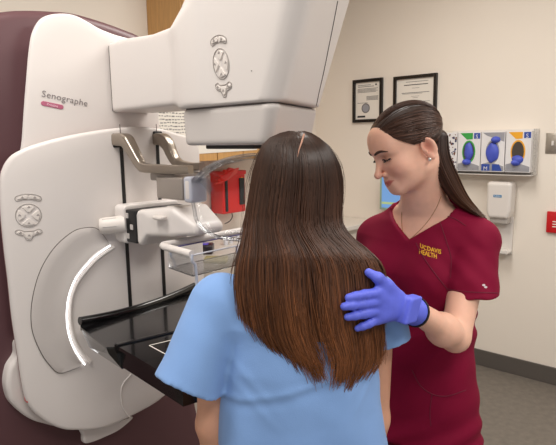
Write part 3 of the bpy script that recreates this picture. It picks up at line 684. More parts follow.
# lettering and badge on the upper panel
tb = ps(41, 96.5, cfu); te = ps(87, 106.5, cfu); ang = math.atan2(te[1] - tb[1], te[0] - tb[0]); tw = math.hypot(*(te - tb))
def ftx(x, y, d=0.0012):
    a = tb[0] + x * math.cos(ang) - y * math.sin(ang); b = tb[1] + x * math.sin(ang) + y * math.cos(ang); return FM.p(a, cfu(a) + d, b)
vv_, ff_ = text_mesh('Senographe', 1.0, 1.05); wid = vv_[:, 0].max(); sz = tw / wid
flat_text('Senographe', sz, ftx, 'lettering', M['text'], mm, 1.05, 'grey machine lettering')
ph = 0.0135; pw = tw * 0.47
pl = [(x, y) for x, y in [(ph / 2 + (pw - ph) * (1 if math.cos(a) > 0 else 0) + ph / 2 * math.cos(a), ph / 2 * math.sin(a)) for a in np.linspace(-math.pi / 2 + 0.01, 1.5 * math.pi - 0.01, 28)]]
v, f = plate(pl, lambda x, y, d: ftx(x + 0.002, y - 0.0185, 0.0014 - d), 0.0015, 0.0003); pb = mesh('badge', v, f, M['pill'], mm)
pb['label'] = 'pink pill badge'
flat_text('Pristina', 0.0105, lambda x, y: ftx(x + pw / 2 + 0.002, y - 0.0222, 0.0022), 'badge_lettering', M['pilltext'], pb, center=True)

# tube arm and head as one swept solid: sections along c
def rrect(a0, a1, z0, z1, r, n=6):
    P = []
    for cx, cz, s in ((a1 - r, z1 - r, 0), (a0 + r, z1 - r, 1), (a0 + r, z0 + r, 2), (a1 - r, z0 + r, 3)):
        for k in range(n + 1): t = (s + k / n) * math.pi / 2; P.append((cx + r * math.cos(t), cz + r * math.sin(t)))
    return P
def loft(secs, fn, cap=True):
    n = len(secs[0]); v = []; f = []
    for i, S in enumerate(secs): v += [fn(p, i) for p in S]
    for i in range(len(secs) - 1):
        for k in range(n): f.append([i * n + k, i * n + (k + 1) % n, (i + 1) * n + (k + 1) % n, (i + 1) * n + k])
    if cap: f.append(list(range(n))[::-1]); f.append([(len(secs) - 1) * n + k for k in range(n)])
    return v, f
def sdf_obj(name, fn, lo, hi, h, m, parent, label=None):
    """fn over machine coordinates (a,c,z)"""
    R = np.stack([FM.x, FM.y, FM.z], 1)
    V, F_ = surf(fn, lo, hi, h); Vw = FM.o + V[:, :1] * FM.x + V[:, 1:2] * FM.y + V[:, 2:] * FM.z
    # machine frame is left-handed or right-handed: keep outward faces
    if np.linalg.det(np.stack([FM.x, FM.y, FM.z])) < 0: F_ = F_[:, ::-1]
    return big_mesh(name, Vw, F_, m, parent, label=label)
HB = 1.600                        # underside seam of the head
def head_taper(z): return np.interp(z, [1.52, HB, 1.84, 2.0], [0.0, 0.022, 0.114, 0.15])
def f_head(p):
    a, c, z = p[:, 0], p[:, 1], p[:, 2]
    c0 = np.interp(z, [1.52, 1.60, 1.75, 1.79, 1.83, 1.90, 2.02], [0.44, 0.435, 0.425, 0.415, 0.485, 0.545, 0.60])
    c1 = 0.755 + head_taper(z) - 0.42 * np.maximum(a + 0.12, 0)
    hw = 0.148 + 0.25 * np.maximum(z - 1.6, 0) * 0.1
    q = np.stack([a, (c - (c0 + c1) / 2), z], 1)
    r = 0.055
    dx = np.abs(a) - (hw - r); dy = np.abs(q[:, 1]) - ((c1 - c0) / 2 - r)
    d2 = np.sqrt(np.maximum(dx, 0) ** 2 + np.maximum(dy, 0) ** 2) + np.minimum(np.maximum(dx, dy), 0) - r
    w2 = np.stack([d2 + 0.02, np.abs(z - 1.79) - 0.232 + 0.02], 1)
    d = np.sqrt((np.maximum(w2, 0) ** 2).sum(1)) + np.minimum(w2.max(1), 0) - 0.02
    zt = np.interp(c, [-0.05, 0.08, 0.28, 0.40, 0.5], [1.832, 1.826, 1.806, 1.803, 1.86]); zb = np.interp(c, [-0.05, 0.08, 0.40, 0.5], [1.618, 1.617, 1.612, 1.604])
    an = np.interp(c, [-0.05, 0.20, 0.38, 0.5], [-0.047, -0.088, -0.125, -0.146]); af = np.interp(c, [-0.05, 0.38], [0.10, 0.125])
    qa = np.stack([np.abs(a - (an + af) / 2) - (af - an) / 2, np.abs(c - 0.25) - 0.295, np.abs(z - (zt + zb) / 2) - (zt - zb) / 2], 1) + 0.010
    da = np.sqrt((np.maximum(qa, 0) ** 2).sum(1)) + np.minimum(qa.max(1), 0) - 0.010
    return smin(d, da, 0.05)
def f_head_top(p): return np.maximum(f_head(p), HB - p[:, 2])
th_ = sdf_obj('tube_head', f_head_top, (-0.22, -0.06, 1.55), (0.22, 0.95, 2.06), 0.006, M['white'], mm)
# collimator housing below the head
def f_col(p):
    a, c, z = p[:, 0], p[:, 1], p[:, 2]
    c0 = np.interp(z, [1.5, 1.60], [0.447, 0.441]); c1 = 0.745 + np.interp(z, [1.52, 1.60], [0.0, 0.022]) - 0.42 * np.maximum(a + 0.12, 0); r = 0.03; hw = 0.145
    dx = np.abs(a) - (hw - r); dy = np.abs(c - (c0 + c1) / 2) - ((c1 - c0) / 2 - r)
    d2 = np.sqrt(np.maximum(dx, 0) ** 2 + np.maximum(dy, 0) ** 2) + np.minimum(np.maximum(dx, dy), 0) - r
    w2 = np.stack([d2 + 0.012, np.abs(z - 1.5545) - 0.0435 + 0.010], 1)
    return np.sqrt((np.maximum(w2, 0) ** 2).sum(1)) + np.minimum(w2.max(1), 0) - 0.010
sdf_obj('collimator', f_col, (-0.2, 0.42, 1.48), (0.2, 0.85, 1.62), 0.005, M['white2'], mm)
v, f = rbox(FM, (-0.01, 0.585, 1.508), (0.10, 0.085, 0.006), 0.003); mesh('collimator_window', v, f, M['blackm'], mm, False)
# dark joint line between head and collimator
def f_gap(p):
    q = p.copy(); q[:, 2] = 1.555; return np.maximum(f_col(q) + 0.004 - 0.0, np.abs(p[:, 2] - 1.599) - 0.004)
sdf_obj('joint_gap', f_gap, (-0.2, 0.42, 1.58), (0.2, 0.85, 1.62), 0.004, M['seam'], mm)
v, f = rbox(FM, (0.028, cfu(0.0) + 0.001, 1.724), (0.068, 0.003, 0.101), 0.002); mesh('arm_collar', v, f, M['seam'], mm)
# front seam on the head
BV = None
def bvh(o):
    me = o.data; loc = Vector(root_loc(o)); return BVHTree.FromPolygons([tuple(v.co + loc) for v in me.vertices], [tuple(p.vertices) for p in me.polygons])
bh = bvh(th_)
def cast(b, px, py, off=0.0008):
    d = Vector(ray(px, py)).normalized(); h = b.ray_cast(Vector(CAM), d)
    return None if h[0] is None else A(h[0]) + A(h[1]) * off
P = [q for q in (cast(bh, x, y, 0.0) for x, y in resamp(crom([(337.5, 1), (334, 20), (329, 45), (324, 70), (319, 92), (316.5, 104), (315, 109)], 6), 30)) if q is not None]
v, f = tube(P, 0.0016, 6); mesh('front_seam', v, f, M['seam'], mm)
# head buttons
zc = pn(222, 64, -0.148); hx = lambda x, y, d: FM.p(-0.1482 - max(0, zc[1] + y - 1.6) * 0.025 - d, zc[0] + x * 0.97 - 0.1 * y, zc[1] + y)
pad(hx, 0.027, 0.033, mm)
v, f = lathe(Fr(FM.p(-0.1522, *pn(252.5, 71, -0.15)), MN, Z3, -MU), [(0.0012, 0), (0.001, 0.0015)], 8); mesh('status_light', v, f, M['seam'], mm)

# silver handles
def handle(a, pts, w):
    P = []
    for x, y, dc in pts: c, z = pn(x, y, a); P.append((a + dc, c, z))
    P = crom(P, 7); P = [FM.p(*q) for q in P]
    rr = np.interp(np.linspace(0, 1, len(P)), [0, 0.25, 0.45, 0.62, 1], [1, 1, 0.85, 0.72, 0.6])
    return tube(P, rr, 16, True, (0.020, w), MU)
a1 = ps(117, 140, cfl)[0]; a2 = ps(157, 138, cfl)[0]
v, f = handle(a1, ((114, 140, 0), (120, 139.5, 0), (126, 140.5, 0), (130, 146, 0), (134.5, 154, 0), (139, 162, 0), (144, 167.5, 0.0), (156, 169, 0.01), (170, 170, 0.02), (182, 170, 0.03)), 0.0185)
mesh('handle', v, f, M['silver'], mm)
v, f = handle(a2, ((152.5, 139.5, 0), (158, 139, 0), (163.5, 140, 0), (168, 145, 0), (171.5, 153, 0), (175.5, 160.5, 0), (181, 164.5, 0), (190, 166, -0.01), (199, 166.5, -0.02), (210, 166, -0.03)), 0.0185)
mesh('handle', v, f, M['silver'], mm)
for a in (a1, a2):
    v, f = rbox(FM, (a, cfl(a) + 0.004, 1.528 if a == a1 else 1.535), (0.0165, 0.005, 0.022), 0.004); mesh('handle_socket', v, f, M['blackm'], mm)
# taupe shield holder and clear face shield
c0, z0 = pn(165, 198.5, -0.02); c1, z1 = pn(190, 176, -0.02)
v, f = rbox(FM, (-0.02, (c0 + c1) / 2, (z0 + z1) / 2), (0.03, abs(c1 - c0) / 2, abs(z1 - z0) / 2 - 0.004), 0.006); mesh('shield_holder', v, f, M['holder'], mm)
v, f = rbox(FM, (0.02, (c0 + c1) / 2 - 0.05, (z0 + z1) / 2 + 0.03), (0.06, 0.06, 0.012), 0.006); mesh('holder_bridge', v, f, M['holder'], mm)
cc = c1 + 0.022
v, f = rbox(FM, (-0.02, cc, (z0 + z1) / 2), (0.030, 0.018, abs(z1 - z0) / 2 + 0.001), 0.009); mesh('clear_bracket', v, f, M['bracket'], mm)
v, f = rbox(FM, (-0.02, cc + 0.002, (z0 + z1) / 2), (0.031, 0.011, abs(z1 - z0) / 2 - 0.008), 0.006); mesh('bracket_core', v, f, M['white'], mm)
up_ = resamp(crom([(194, 183, 0), (200, 176.5, 0), (210, 168, 0.0), (224, 161, 0.01), (240, 156.5, 0.02), (256, 154.5, 0.03), (275, 156, 0.03)], 6), 30)
def shp(x, y, a): c, z = pn(x, y, a); return A([a, c, z])
UPp = [shp(x, y, -0.03 + d * 2) for x, y, d in up_]
dn_ = resamp(crom([(193, 202, 0), (194.5, 210, 0), (197, 221, 0), (206, 231, 0.0), (220, 237.5, 0.01), (236, 239.5, 0.02), (256, 240, 0.03), (275, 240, 0.03)], 6), 30)
DNp = [shp(x, y, -0.03 + d * 2) for x, y, d in dn_]
v = []; f = []
for i in range(30):
    for k in range(9):
        t = k / 8; p = UPp[i] * (1 - t) + DNp[i] * t; p[0] += 0.035 * math.sin(math.pi * t); v.append(FM.p(*p))
for i in range(29):
    for k in range(8): f.append([i * 9 + k, i * 9 + k + 1, (i + 1) * 9 + k + 1, (i + 1) * 9 + k])
fs = mesh('face_shield', v, f, M['clear'], mm, True, 'clear curved shield')
sm = fs.modifiers.new('thick', 'SOLIDIFY'); sm.thickness = 0.003
v, f = tube([FM.p(*p) for p in UPp], np.interp(np.linspace(0, 1, 30), [0, 0.4, 1], [0.016, 0.015, 0.010]), 10, True, (0.35, 1.0), MU); mesh('shield_rim', v, f, M['clear_edge'], mm)
v, f = tube([FM.p(*p) for p in DNp], 0.0052, 10); mesh('shield_rim', v, f, M['clear_edge'], mm)

# compression arm
A0 = -0.03
def cz(x, y): return pn(x, y, -0.08)
cA, zA = cz(118, 208); cB, zB = cz(118, 238); cR, zR = pn(221, 222, 0.05); cM, zM = cz(140, 210); cT, zT = cz(186, 199)
zc_ = (zA + zB) / 2
def f_car(p):
    d = s_box(p, (0.015, cA + 0.035, zc_), (0.105, 0.052, (zA - zB) / 2 + 0.012), 0.016)
    return d
cg = cz(131, 225)[0]
def f_car2(p): return smax(f_car(p), p[:, 1] - (cg - 0.022), 0.004)
sdf_obj('arm_carriage', f_car2, (-0.14, cA - 0.06, zB - 0.05), (0.16, cg + 0.05, zA + 0.05), 0.004, M['white'], mm)
v, f = rbox(FM, (0.015, cg - 0.002, zc_ - 0.003), (0.098, 0.034, (zA - zB) / 2 + 0.002), 0.004); mesh('arm_bellows', v, f, M['blackm'], mm)
for dz, dx in ((0.03, -0.012), (-0.004, 0.012), (-0.034, -0.012)):
    v, f = rbox(FM, (-0.084, cg - 0.002 + dx, zc_ + dz), (0.002, 0.007, 0.008), 0.001); mesh('bellows_tab', v, f, M['white2'], mm, False)
def f_arm(p):
    a, c, z = p[:, 0], p[:, 1], p[:, 2]
    c0 = cg + 0.024; c1 = cR
    t = np.clip((c - c0) / (c1 - c0), 0, 1)
    ztop = np.interp(t, [0, 0.06, 0.5, 0.62, 0.9, 1], [zA - 0.004, zA + 0.002, zA + 0.016, zA + 0.016, zA - 0.018, zA - 0.03]); zbot = np.interp(t, [0, 0.08, 0.2, 0.5, 1], [zB - 0.012, zB - 0.010, zB + 0.020, zB + 0.026, zB + 0.040])
    hw = np.interp(t, [0, 0.3, 1], [0.092, 0.085, 0.05])
    q = np.stack([np.abs(a - 0.012) - hw, np.abs(c - (c0 + c1) / 2) - (c1 - c0) / 2, np.abs(z - (ztop + zbot) / 2) - (ztop - zbot) / 2], 1) + 0.014
    d = np.sqrt((np.maximum(q, 0) ** 2).sum(1)) + np.minimum(q.max(1), 0) - 0.014
    sc = s_cone(p, (-0.10, c0 + 0.07, zA + 0.03), (-0.11, c1, zA + 0.01), 0.045, 0.045)
    return smax(d, -sc, 0.012)
sdf_obj('compression_arm', f_arm, (-0.13, cg - 0.02, zB - 0.07), (0.15, cR + 0.05, zA + 0.08), 0.004, M['white'], mm)
ck, zk = cz(158, 218); v, f = rbox(FM, (-0.075, ck, zk), (0.012, 0.022, 0.006), 0.005); mesh('release_latch', v, f, M['btn'], mm)
ck, zk = cz(160, 199); v, f = rbox(FM, (-0.02, ck - 0.01, zA + 0.012), (0.02, 0.02, 0.006), 0.004); mesh('top_latch', v, f, M['btn'], mm)
# knob on the carriage, axis across the machine
k0 = FM.p(-0.088, cA + 0.03, cz(118, 223)[1]); kdir = unit(at(97, 226.5, k0[1] - 0.02) - k0)
kf = Fr(k0, unit(np.cross(Z3, kdir)), np.cross(kdir, unit(np.cross(Z3, kdir))), kdir)
v, f = lathe(kf, [(0.029, -0.01), (0.027, 0.012), (0.026, 0.05), (0.0245, 0.060), (0.020, 0.066), (0.008, 0.068)], 24); kn = mesh('knob', v, f, M['btn'], mm)
for k in range(6):
    t = k * math.pi / 3; v, f = tube([kf.p(0.0265 * math.cos(t), 0.0265 * math.sin(t), 0.015), kf.p(0.0252 * math.cos(t), 0.0252 * math.sin(t), 0.056)], 0.0018, 6); mesh('grip_ridge', v, f, M['white2'], kn)

# paddle: white tube frame with a clear tray
ZP = 1.228
q0 = pz(161, 245.5, ZP); q1 = pz(192, 254.5, ZP); q2 = pz(250, 229, ZP); q2b = pz(258, 229.5, ZP); q3 = pz(272, 240, ZP)
fp = lambda q, dz=0: FM.p(q[0], q[1], ZP + dz)
e0 = (q0[0] * 0.15 + q1[0] * 0.85, q0[1] * 0.15 + q1[1] * 0.85)
mid = lambda a, b, t: (a[0] + (b[0] - a[0]) * t, a[1] + (b[1] - a[1]) * t)
Pt = [fp(q1), fp(mid(q1, q0, 0.5)), fp(mid(q1, q0, 0.88)), fp(mid(q0, q2, 0.03)), fp(mid(q0, q2, 0.12)), fp(mid(q0, q2, 0.5)), fp(mid(q0, q2, 0.93)), fp(q2b), fp(q3)]
v, f = tube(crom(Pt, 6), 0.0105, 12); pf = mesh('paddle_frame', v, f, M['white'], mm)
nrm = unit(np.cross(fp(q2) - fp(q0), Z3))
tb0, tb1 = mid(q0, q1, 0.25), mid(q0, q1, 1.0); far = (q2[0] - q0[0], q2[1] - q0[1])
c4 = [tb0, tb1, (tb1[0] + far[0], tb1[1] + far[1]), (tb0[0] + far[0], tb0[1] + far[1])]
g = Geo(); dz = -0.058
bt = [fp(q, dz) for q in c4]; tp = [fp(q, -0.004) for q in c4]
def slab(P, off): return [A(p) for p in P] + [A(p) + off for p in P], [[0, 1, 2, 3], [7, 6, 5, 4], [0, 4, 5, 1], [1, 5, 6, 2], [2, 6, 7, 3], [3, 7, 4, 0]]
g.add(*slab(bt, A([0, 0, 0.003])))
for i in range(4):
    j = (i + 1) % 4; off = unit(np.cross(tp[j] - tp[i], Z3)) * 0.003; g.add(*slab([bt[i], bt[j], tp[j], tp[i]], off))
g.obj('clear_tray', M['clear'], mm, False, 'clear plastic tray')
for i in range(4):
    j = (i + 1) % 4
    v, f = tube([bt[i], bt[j]], 0.0018, 6); mesh('tray_edge', v, f, M['clear_edge'], mm)
v, f = tube([tp[0] + Z3 * 0.002, tp[3] + Z3 * 0.002], 0.0022, 6); mesh('tray_edge', v, f, M['blueline'], mm)
v, f = tube([tp[1] + Z3 * 0.002, tp[2] + Z3 * 0.002], 0.0024, 6); mesh('tray_edge', v, f, M['rod'], mm)
for q, l in ((tb1, 1), (mid(tb0, tb1, 0.1), 0), ((tb1[0] + far[0] * 0.45, tb1[1] + far[1] * 0.45), 1)):
    z1_ = -0.16 if (l and q is tb1) else -0.055
    P = crom([fp(q, 0.0), fp(q, -0.018), fp(mid(q, (q[0] + far[0], q[1] + far[1]), 0.03), -0.04), fp(mid(q, (q[0] + far[0], q[1] + far[1]), 0.035), z1_)], 5)
    v, f = tube(P, 0.0042, 8); mesh('tray_rod', v, f, M['rod'], mm)

# detector shelf
ZD = 0.99
R0 = pz(80, 323, ZD + 0.012); R1 = pz(194.5, 287.5, ZD + 0.012)
KN = A(pz(116, 346.5, ZD)); E1 = unit(A(pz(163, 378, ZD)) - KN); E2 = unit(A(pz(182, 331, ZD)) - KN); RB = unit(A(R1) - A(R0))
E1 = unit(E1 + 0.2 * A([-RB[1], RB[0]]) * np.sign(A([-RB[1], RB[0]]) @ E1)); 
P = [FM.p(*(A(R0) * (1 - t) + A(R1) * t + E1 * 0.012 * math.sin(math.pi * t)), ZD + 0.012 + 0.012 * (2 * t - 1) ** 2 - 0.006) for t in np.linspace(0, 1, 24)]
v, f = tube(P, 0.0125, 12); mesh('shelf_rear_bar', v, f, M['black'], mm)
g = Geo()
for a, b in zip(P, P[1:]): g.add(*slab([a, b, A([b[0], b[1], ZD - 0.01]), A([a[0], a[1], ZD - 0.01])], MN * 0.004))
g.obj('shelf_rear_lip', M['black'], mm)
LW = 0.30
kr = KN + E2 * LW
topd = [A(R0), A(R1), kr + (A(R1) - kr) * 0.3, kr, KN - E2 * 0.005, KN - E1 * 0.012 - E2 * 0.02]
cD = A(topd).mean(0)
botd = [A(R0) + (cD - A(R0)) * 0.10, A(R1) + (cD - A(R1)) * 0.10, kr + (cD - kr) * 0.3, kr + (cD - kr) * 0.12, KN + E2 * 0.03, KN + E2 * 0.012]
midd = [p + (cD - p) * 0.03 for p in topd]
v, f = loft([[tuple(q) for q in topd], [tuple(q) for q in topd], [tuple(q) for q in midd], [tuple(q) for q in botd]], lambda p, i: FM.p(p[0], p[1], (ZD, ZD - 0.005, ZD - 0.022, ZD - 0.066)[i])); mesh('shelf_deck', v, f, M['black'], mm, False)
rp = lambda x, y: KN + E2 * x + E1 * y
to = [rp(0, -0.01), rp(LW, -0.01), rp(LW, 0.31), rp(0, 0.31)]
bo = [rp(0.012, -0.01), rp(LW - 0.012, -0.01), rp(LW - 0.012, 0.302), rp(0.012, 0.302)]
v, f = loft([to, to, bo, bo], lambda p, i: FM.p(p[0], p[1], (ZD + 0.004, ZD - 0.006, ZD - 0.010, ZD - 0.060)[i])); mesh('image_receptor', v, f, M['black'], mm, False)
P = [FM.p(*rp(t, 0.004), ZD + 0.004) for t in (0, LW)]; v, f = tube(P, 0.009, 10, True, (1, 0.5), Z3); mesh('receptor_ridge', v, f, M['black'], mm)
w0 = A(pz(146, 347, ZD)); w1 = A(pz(180, 332, ZD)); w3 = A(pz(168, 359, ZD)); wa = (w0 - KN) @ E2; wb_ = max((w0 - KN) @ E1, 0.02)
sq = [rp(wa, wb_), rp(LW - wa * 0.7, wb_), rp(LW - wa * 0.7, 0.245), rp(wa, 0.245)]
g = Geo()
for i in range(4):
    a, b = A(sq[i]), A(sq[(i + 1) % 4]); dd = unit(b - a); nn_ = A([-dd[1], dd[0]]) * 0.0015
    g.add(*slab([FM.p(*(a - nn_), ZD + 0.0045), FM.p(*(b - nn_), ZD + 0.0045), FM.p(*(b + nn_), ZD + 0.0045), FM.p(*(a + nn_), ZD + 0.0045)], A([0, 0, 0.0005])))
g.obj('field_outline', M['paper'], mm, False, 'thin white outline')
v, f = loft([[rp(0.10, -0.16), rp(0.25, -0.16), rp(0.25, 0.1), rp(0.10, 0.1)], [rp(0.12, -0.16), rp(0.22, -0.16), rp(0.22, 0.0), rp(0.12, 0.0)]], lambda p, i: FM.p(p[0], p[1], (ZD - 0.05, ZD - 0.085)[i])); mesh('shelf_neck', v, f, M['blackm'], mm, False)

# ------------------------------------------------------------------ people
def rot_basis(yaw, pitch, roll=0.0):
    """rows: right, forward, up of a head or trunk; yaw 0 looks along +Y, positive turns left; pitch>0 looks down"""
    f = A([-math.sin(yaw) * math.cos(pitch), math.cos(yaw) * math.cos(pitch), -math.sin(pitch)])
    r = A([math.cos(yaw), math.sin(yaw), 0]); u = np.cross(r, f)
    if roll: r, u = r * math.cos(roll) + u * math.sin(roll), u * math.cos(roll) - r * math.sin(roll)
    return np.stack([r, f, u])
def head_sdf(q, smile=True):
    return head_unit(q / HSC, smile) * HSC
HSC = 1.0; CRZ = 0.086; NOSE = 0.0
def head_unit(q, smile=True):
    """head local: x right, y forward, z up, origin between the eyes' height, metres"""
    s = q.copy(); s[:, 0] = np.abs(s[:, 0])          # mirrored halves
    d = s_ell(q, (0, -0.010, 0.030), (0.074, 0.094, CRZ))
    d = smin(d, s_ell(q, (0, 0.030, -0.020), (0.060, 0.061, 0.075)), 0.03)
    d = smin(d, s_cone(s, (0.047, 0.004, -0.062), (0.014, 0.068, -0.094), 0.017, 0.016), 0.035)
    d = smin(d, s_ell(q, (0, 0.074, -0.093), (0.018, 0.014, 0.015)), 0.022)
    d = smin(d, s_ell(q, (0, 0.03, -0.075), (0.045, 0.045, 0.03)), 0.03)
    d = smin(d, s_sph(s, (0.040, 0.057, -0.034), 0.022), 0.03)                       # cheek
    d = smin(d, s_cone(s, (0.008, 0.079, 0.019), (0.043, 0.062, 0.018), 0.011, 0.009), 0.018)   # brow ridge
    d = smin(d, s_ell(q, (0, 0.060, 0.040), (0.05, 0.027, 0.035)), 0.03)             # forehead
    d = smax(d, -s_ell(s, (0.032, 0.096, -0.001), (0.016, 0.016, 0.011)), 0.014)     # eye socket
    d = smin(d, s_cone(q, (0, 0.084, 0.008), (0, 0.103 + NOSE, -0.036), 0.0062, 0.0078), 0.011)
    d = smin(d, s_sph(q, (0, 0.1055 + NOSE, -0.038), 0.0088), 0.008)
    d = smin(d, s_sph(s, (0.0115, 0.094, -0.0425), 0.0072), 0.006)
    d = smax(d, -s_sph(s, (0.006, 0.099, -0.0515), 0.0034), 0.003)
    # lips
    cz_ = -0.0620 if smile else -0.071
    d = smin(d, s_ell(q, (0, 0.080, -0.070), (0.028, 0.014, 0.020)), 0.012)
    d = smin(d, s_cone(s, (0.003, 0.0925, -0.0655), (0.0285, 0.0735, cz_), 0.0044, 0.0018), 0.004)
    d = smin(d, s_cone(s, (0.0, 0.0905, -0.0755), (0.0265, 0.0745, cz_ - 0.002), 0.0052, 0.0018), 0.004)
    d = smax(d, -s_cone(s, (0.0, 0.0985, -0.0708), (0.031, 0.0755, cz_ - 0.0007), 0.0018, 0.0016), 0.003)
    # lids
    eb = s_sph(s, (0.0315, 0.0705, 0.0), 0.0148)
    ang = (s[:, 2] + 0.0052) + (s[:, 1] - 0.0855) * 0.15
    upper = np.maximum(eb, -ang + 0.0008); lower = np.maximum(eb + 0.0006, ang + 0.0012)
    d = smin(d, upper, 0.003); d = smin(d, lower, 0.003)
    # ears
    e = s.copy(); cs, sn = math.cos(0.2), math.sin(0.2)
    e0 = s - A([0.0772, -0.018, -0.019]); e[:, 1] = e0[:, 1] * cs - e0[:, 2] * sn; e[:, 2] = e0[:, 1] * sn + e0[:, 2] * cs; e[:, 0] = e0[:, 0] - 0.30 * np.maximum(-e[:, 1], 0) + 0.20 * np.maximum(e[:, 1], 0)
    ear = s_ell(e, (0, 0, 0), (0.0065, 0.0195, 0.0295))
    ear = smin(ear, s_sph(e, (-0.001, 0.006, -0.027), 0.0075), 0.008)
    ear = smax(ear, -s_ell(e, (0.0065, 0.002, 0.005), (0.0095, 0.0115, 0.021)), 0.005)
    ear = smin(ear, s_sph(e, (0.001, 0.012, -0.004), 0.0045), 0.006)
    d = smin(d, ear, 0.004)
    return d
def skin_cols(P, Rh, oh, base, lip=True):
    q = (P - oh) @ Rh.T / HSC; c = np.tile(A(srgb(*base)), (len(P), 1))
    def mix(w, rgb): c[:] = c * (1 - w[:, None]) + A(srgb(*rgb)) * w[:, None]
    near = (np.abs(q) < 0.13).all(1).astype(float)
    ax = np.abs(q[:, 0])
    mix(near * 0.38 * np.exp(-(((ax - 0.042) / 0.020) ** 2 + ((q[:, 1] - 0.062) / 0.035) ** 2 + ((q[:, 2] + 0.034) / 0.020) ** 2)), (214, 110, 96))
    mix(near * 0.30 * np.exp(-((ax / 0.016) ** 2 + ((q[:, 2] + 0.042) / 0.014) ** 2)) * (q[:, 1] > 0.09), (208, 110, 96))
    mix(near * 0.35 * np.exp(-(((ax - 0.08) / 0.012) ** 2 + ((q[:, 1] + 0.012) / 0.02) ** 2 + ((q[:, 2] + 0.014) / 0.03) ** 2)), (206, 108, 90))
    mix(near * 0.6 * np.exp(-(((ax - 0.076) / 0.007) ** 2 + ((q[:, 1] + 0.017) / 0.010) ** 2 + ((q[:, 2] + 0.016) / 0.016) ** 2)), (168, 82, 66))
    if lip:
        zl = np.interp(ax, [0, 0.029], [-0.0705, -0.0630]); hl = np.interp(ax, [0, 0.014, 0.031], [0.0095, 0.0085, 0.001])
        w = np.clip((hl - np.abs(q[:, 2] - zl)) / 0.0025, 0, 1) * (q[:, 1] > 0.062) * (ax < 0.031)
        mix(near * 0.85 * w, (194, 96, 94))
        # lid colour
        mix(near * 0.7 * np.exp(-(((ax - 0.034) / 0.018) ** 2 + ((q[:, 2] - 0.004) / 0.0075) ** 2)) * (q[:, 1] > 0.055), (146, 88, 68))
    return c
def limb(p, J, R, k=0.02):
    d = None
    for i in range(len(J) - 1):
        e = s_cone(p, J[i], J[i + 1], R[i], R[i + 1]); d = e if d is None else smin(d, e, k)
    return d
def hand_sdf(p, W_, K, T, TH, grow=0.0):
    """W_ wrist; K four knuckles; T four lists of finger joints from the knuckle; TH thumb joints"""
    d = None
    rk = (0.0115, 0.0115, 0.0108, 0.0098)
    for i in range(4):
        e = s_cone(p, W_ * 0.85 + K[i] * 0.15, K[i], 0.0150, rk[i]); d = e if d is None else smin(d, e, 0.012)
    for i in range(3): d = smin(d, s_cone(p, (K[i] + K[i + 1]) / 2 * 0.9 + W_ * 0.1, W_ * 0.5 + (K[i] + K[i + 1]) / 4, 0.0115, 0.014), 0.010)
    rf = ((0.0098, 0.0088, 0.0080, 0.0066), (0.0100, 0.0090, 0.0082, 0.0068), (0.0095, 0.0086, 0.0078, 0.0064), (0.0085, 0.0077, 0.0070, 0.0058))
    for i in range(4): d = smin(d, limb(p, [K[i]] + T[i], rf[i], 0.004), 0.0045)
    th = limb(p, TH, (0.0145, 0.0125, 0.0102, 0.0072), 0.006)
    return smin(d, th, 0.012) - grow
def finger(K, tip, out, bend):
    """three joints from knuckle to tip bowed towards out"""
    v = tip - K; return [K + v * 0.46 + out * bend, K + v * 0.75 + out * bend * 0.75, tip]

# ---------------- the patient (back to the camera)
PY = math.radians(11); PR = rot_basis(PY, 0.0); PX, PF = PR[0], PR[1]
pc = at(298, 300, 1.125); PCX, PCY = pc[0], pc[1]
ph_o = at(296, 195, 1.150); PHR = rot_basis(math.radians(14), math.radians(4))
def pz_of(y, Y): return at(298, y, Y)[2]
pSL = at(219, 302, 1.085); pSR = at(374, 298, 1.155)
pEL = at(211.5, 424, 1.09); pER = at(374, 418, 1.185)
pWL = pEL + A([0.005, 0.05, -0.225]); pWR = pER + A([0.0, 0.05, -0.225])
zS = (pSL[2] + pSR[2]) / 2
ptab = [(0.86, PCX, PCY + 0.0, 0.165, 0.115), (0.95, PCX, PCY, 0.160, 0.105), (1.02, PCX, PCY, 0.138, 0.098), (1.10, PCX, PCY, 0.140, 0.100), (zS - 0.08, PCX, PCY - 0.005, 0.150, 0.105), (zS, PCX, PCY - 0.01, 0.145, 0.092), (zS + 0.04, PCX, PCY - 0.01, 0.10, 0.07), (zS + 0.055, PCX, PCY - 0.01, 0.05, 0.05)]
pL0 = lambda s, z, dy=0: A([PCX, PCY + dy, z]) + PX * s
def mir_hand(w, e, fdir_up):
    """simple relaxed hand hanging forward from a wrist"""
    f = unit(w - e); side = unit(np.cross(f, Z3)); o = np.cross(side, f)
    W_ = w + f * 0.02; K = [W_ + f * (0.082 - 0.004 * abs(i - 1)) + side * (0.028 - 0.0185 * i) * fdir_up for i in range(4)]
    T = [finger(K[i], K[i] + f * (0.07, 0.078, 0.072, 0.056)[i] - o * 0.035, o, 0.006) for i in range(4)]
    TH = [W_ + side * 0.02 * fdir_up, W_ + f * 0.04 + side * 0.043 * fdir_up - o * 0.012, W_ + f * 0.07 + side * 0.052 * fdir_up - o * 0.02, W_ + f * 0.092 + side * 0.05 * fdir_up - o * 0.028]
    return W_, K, T, TH
hPL = mir_hand(pWL, pEL, 1); hPR = mir_hand(pWR, pER, -1)
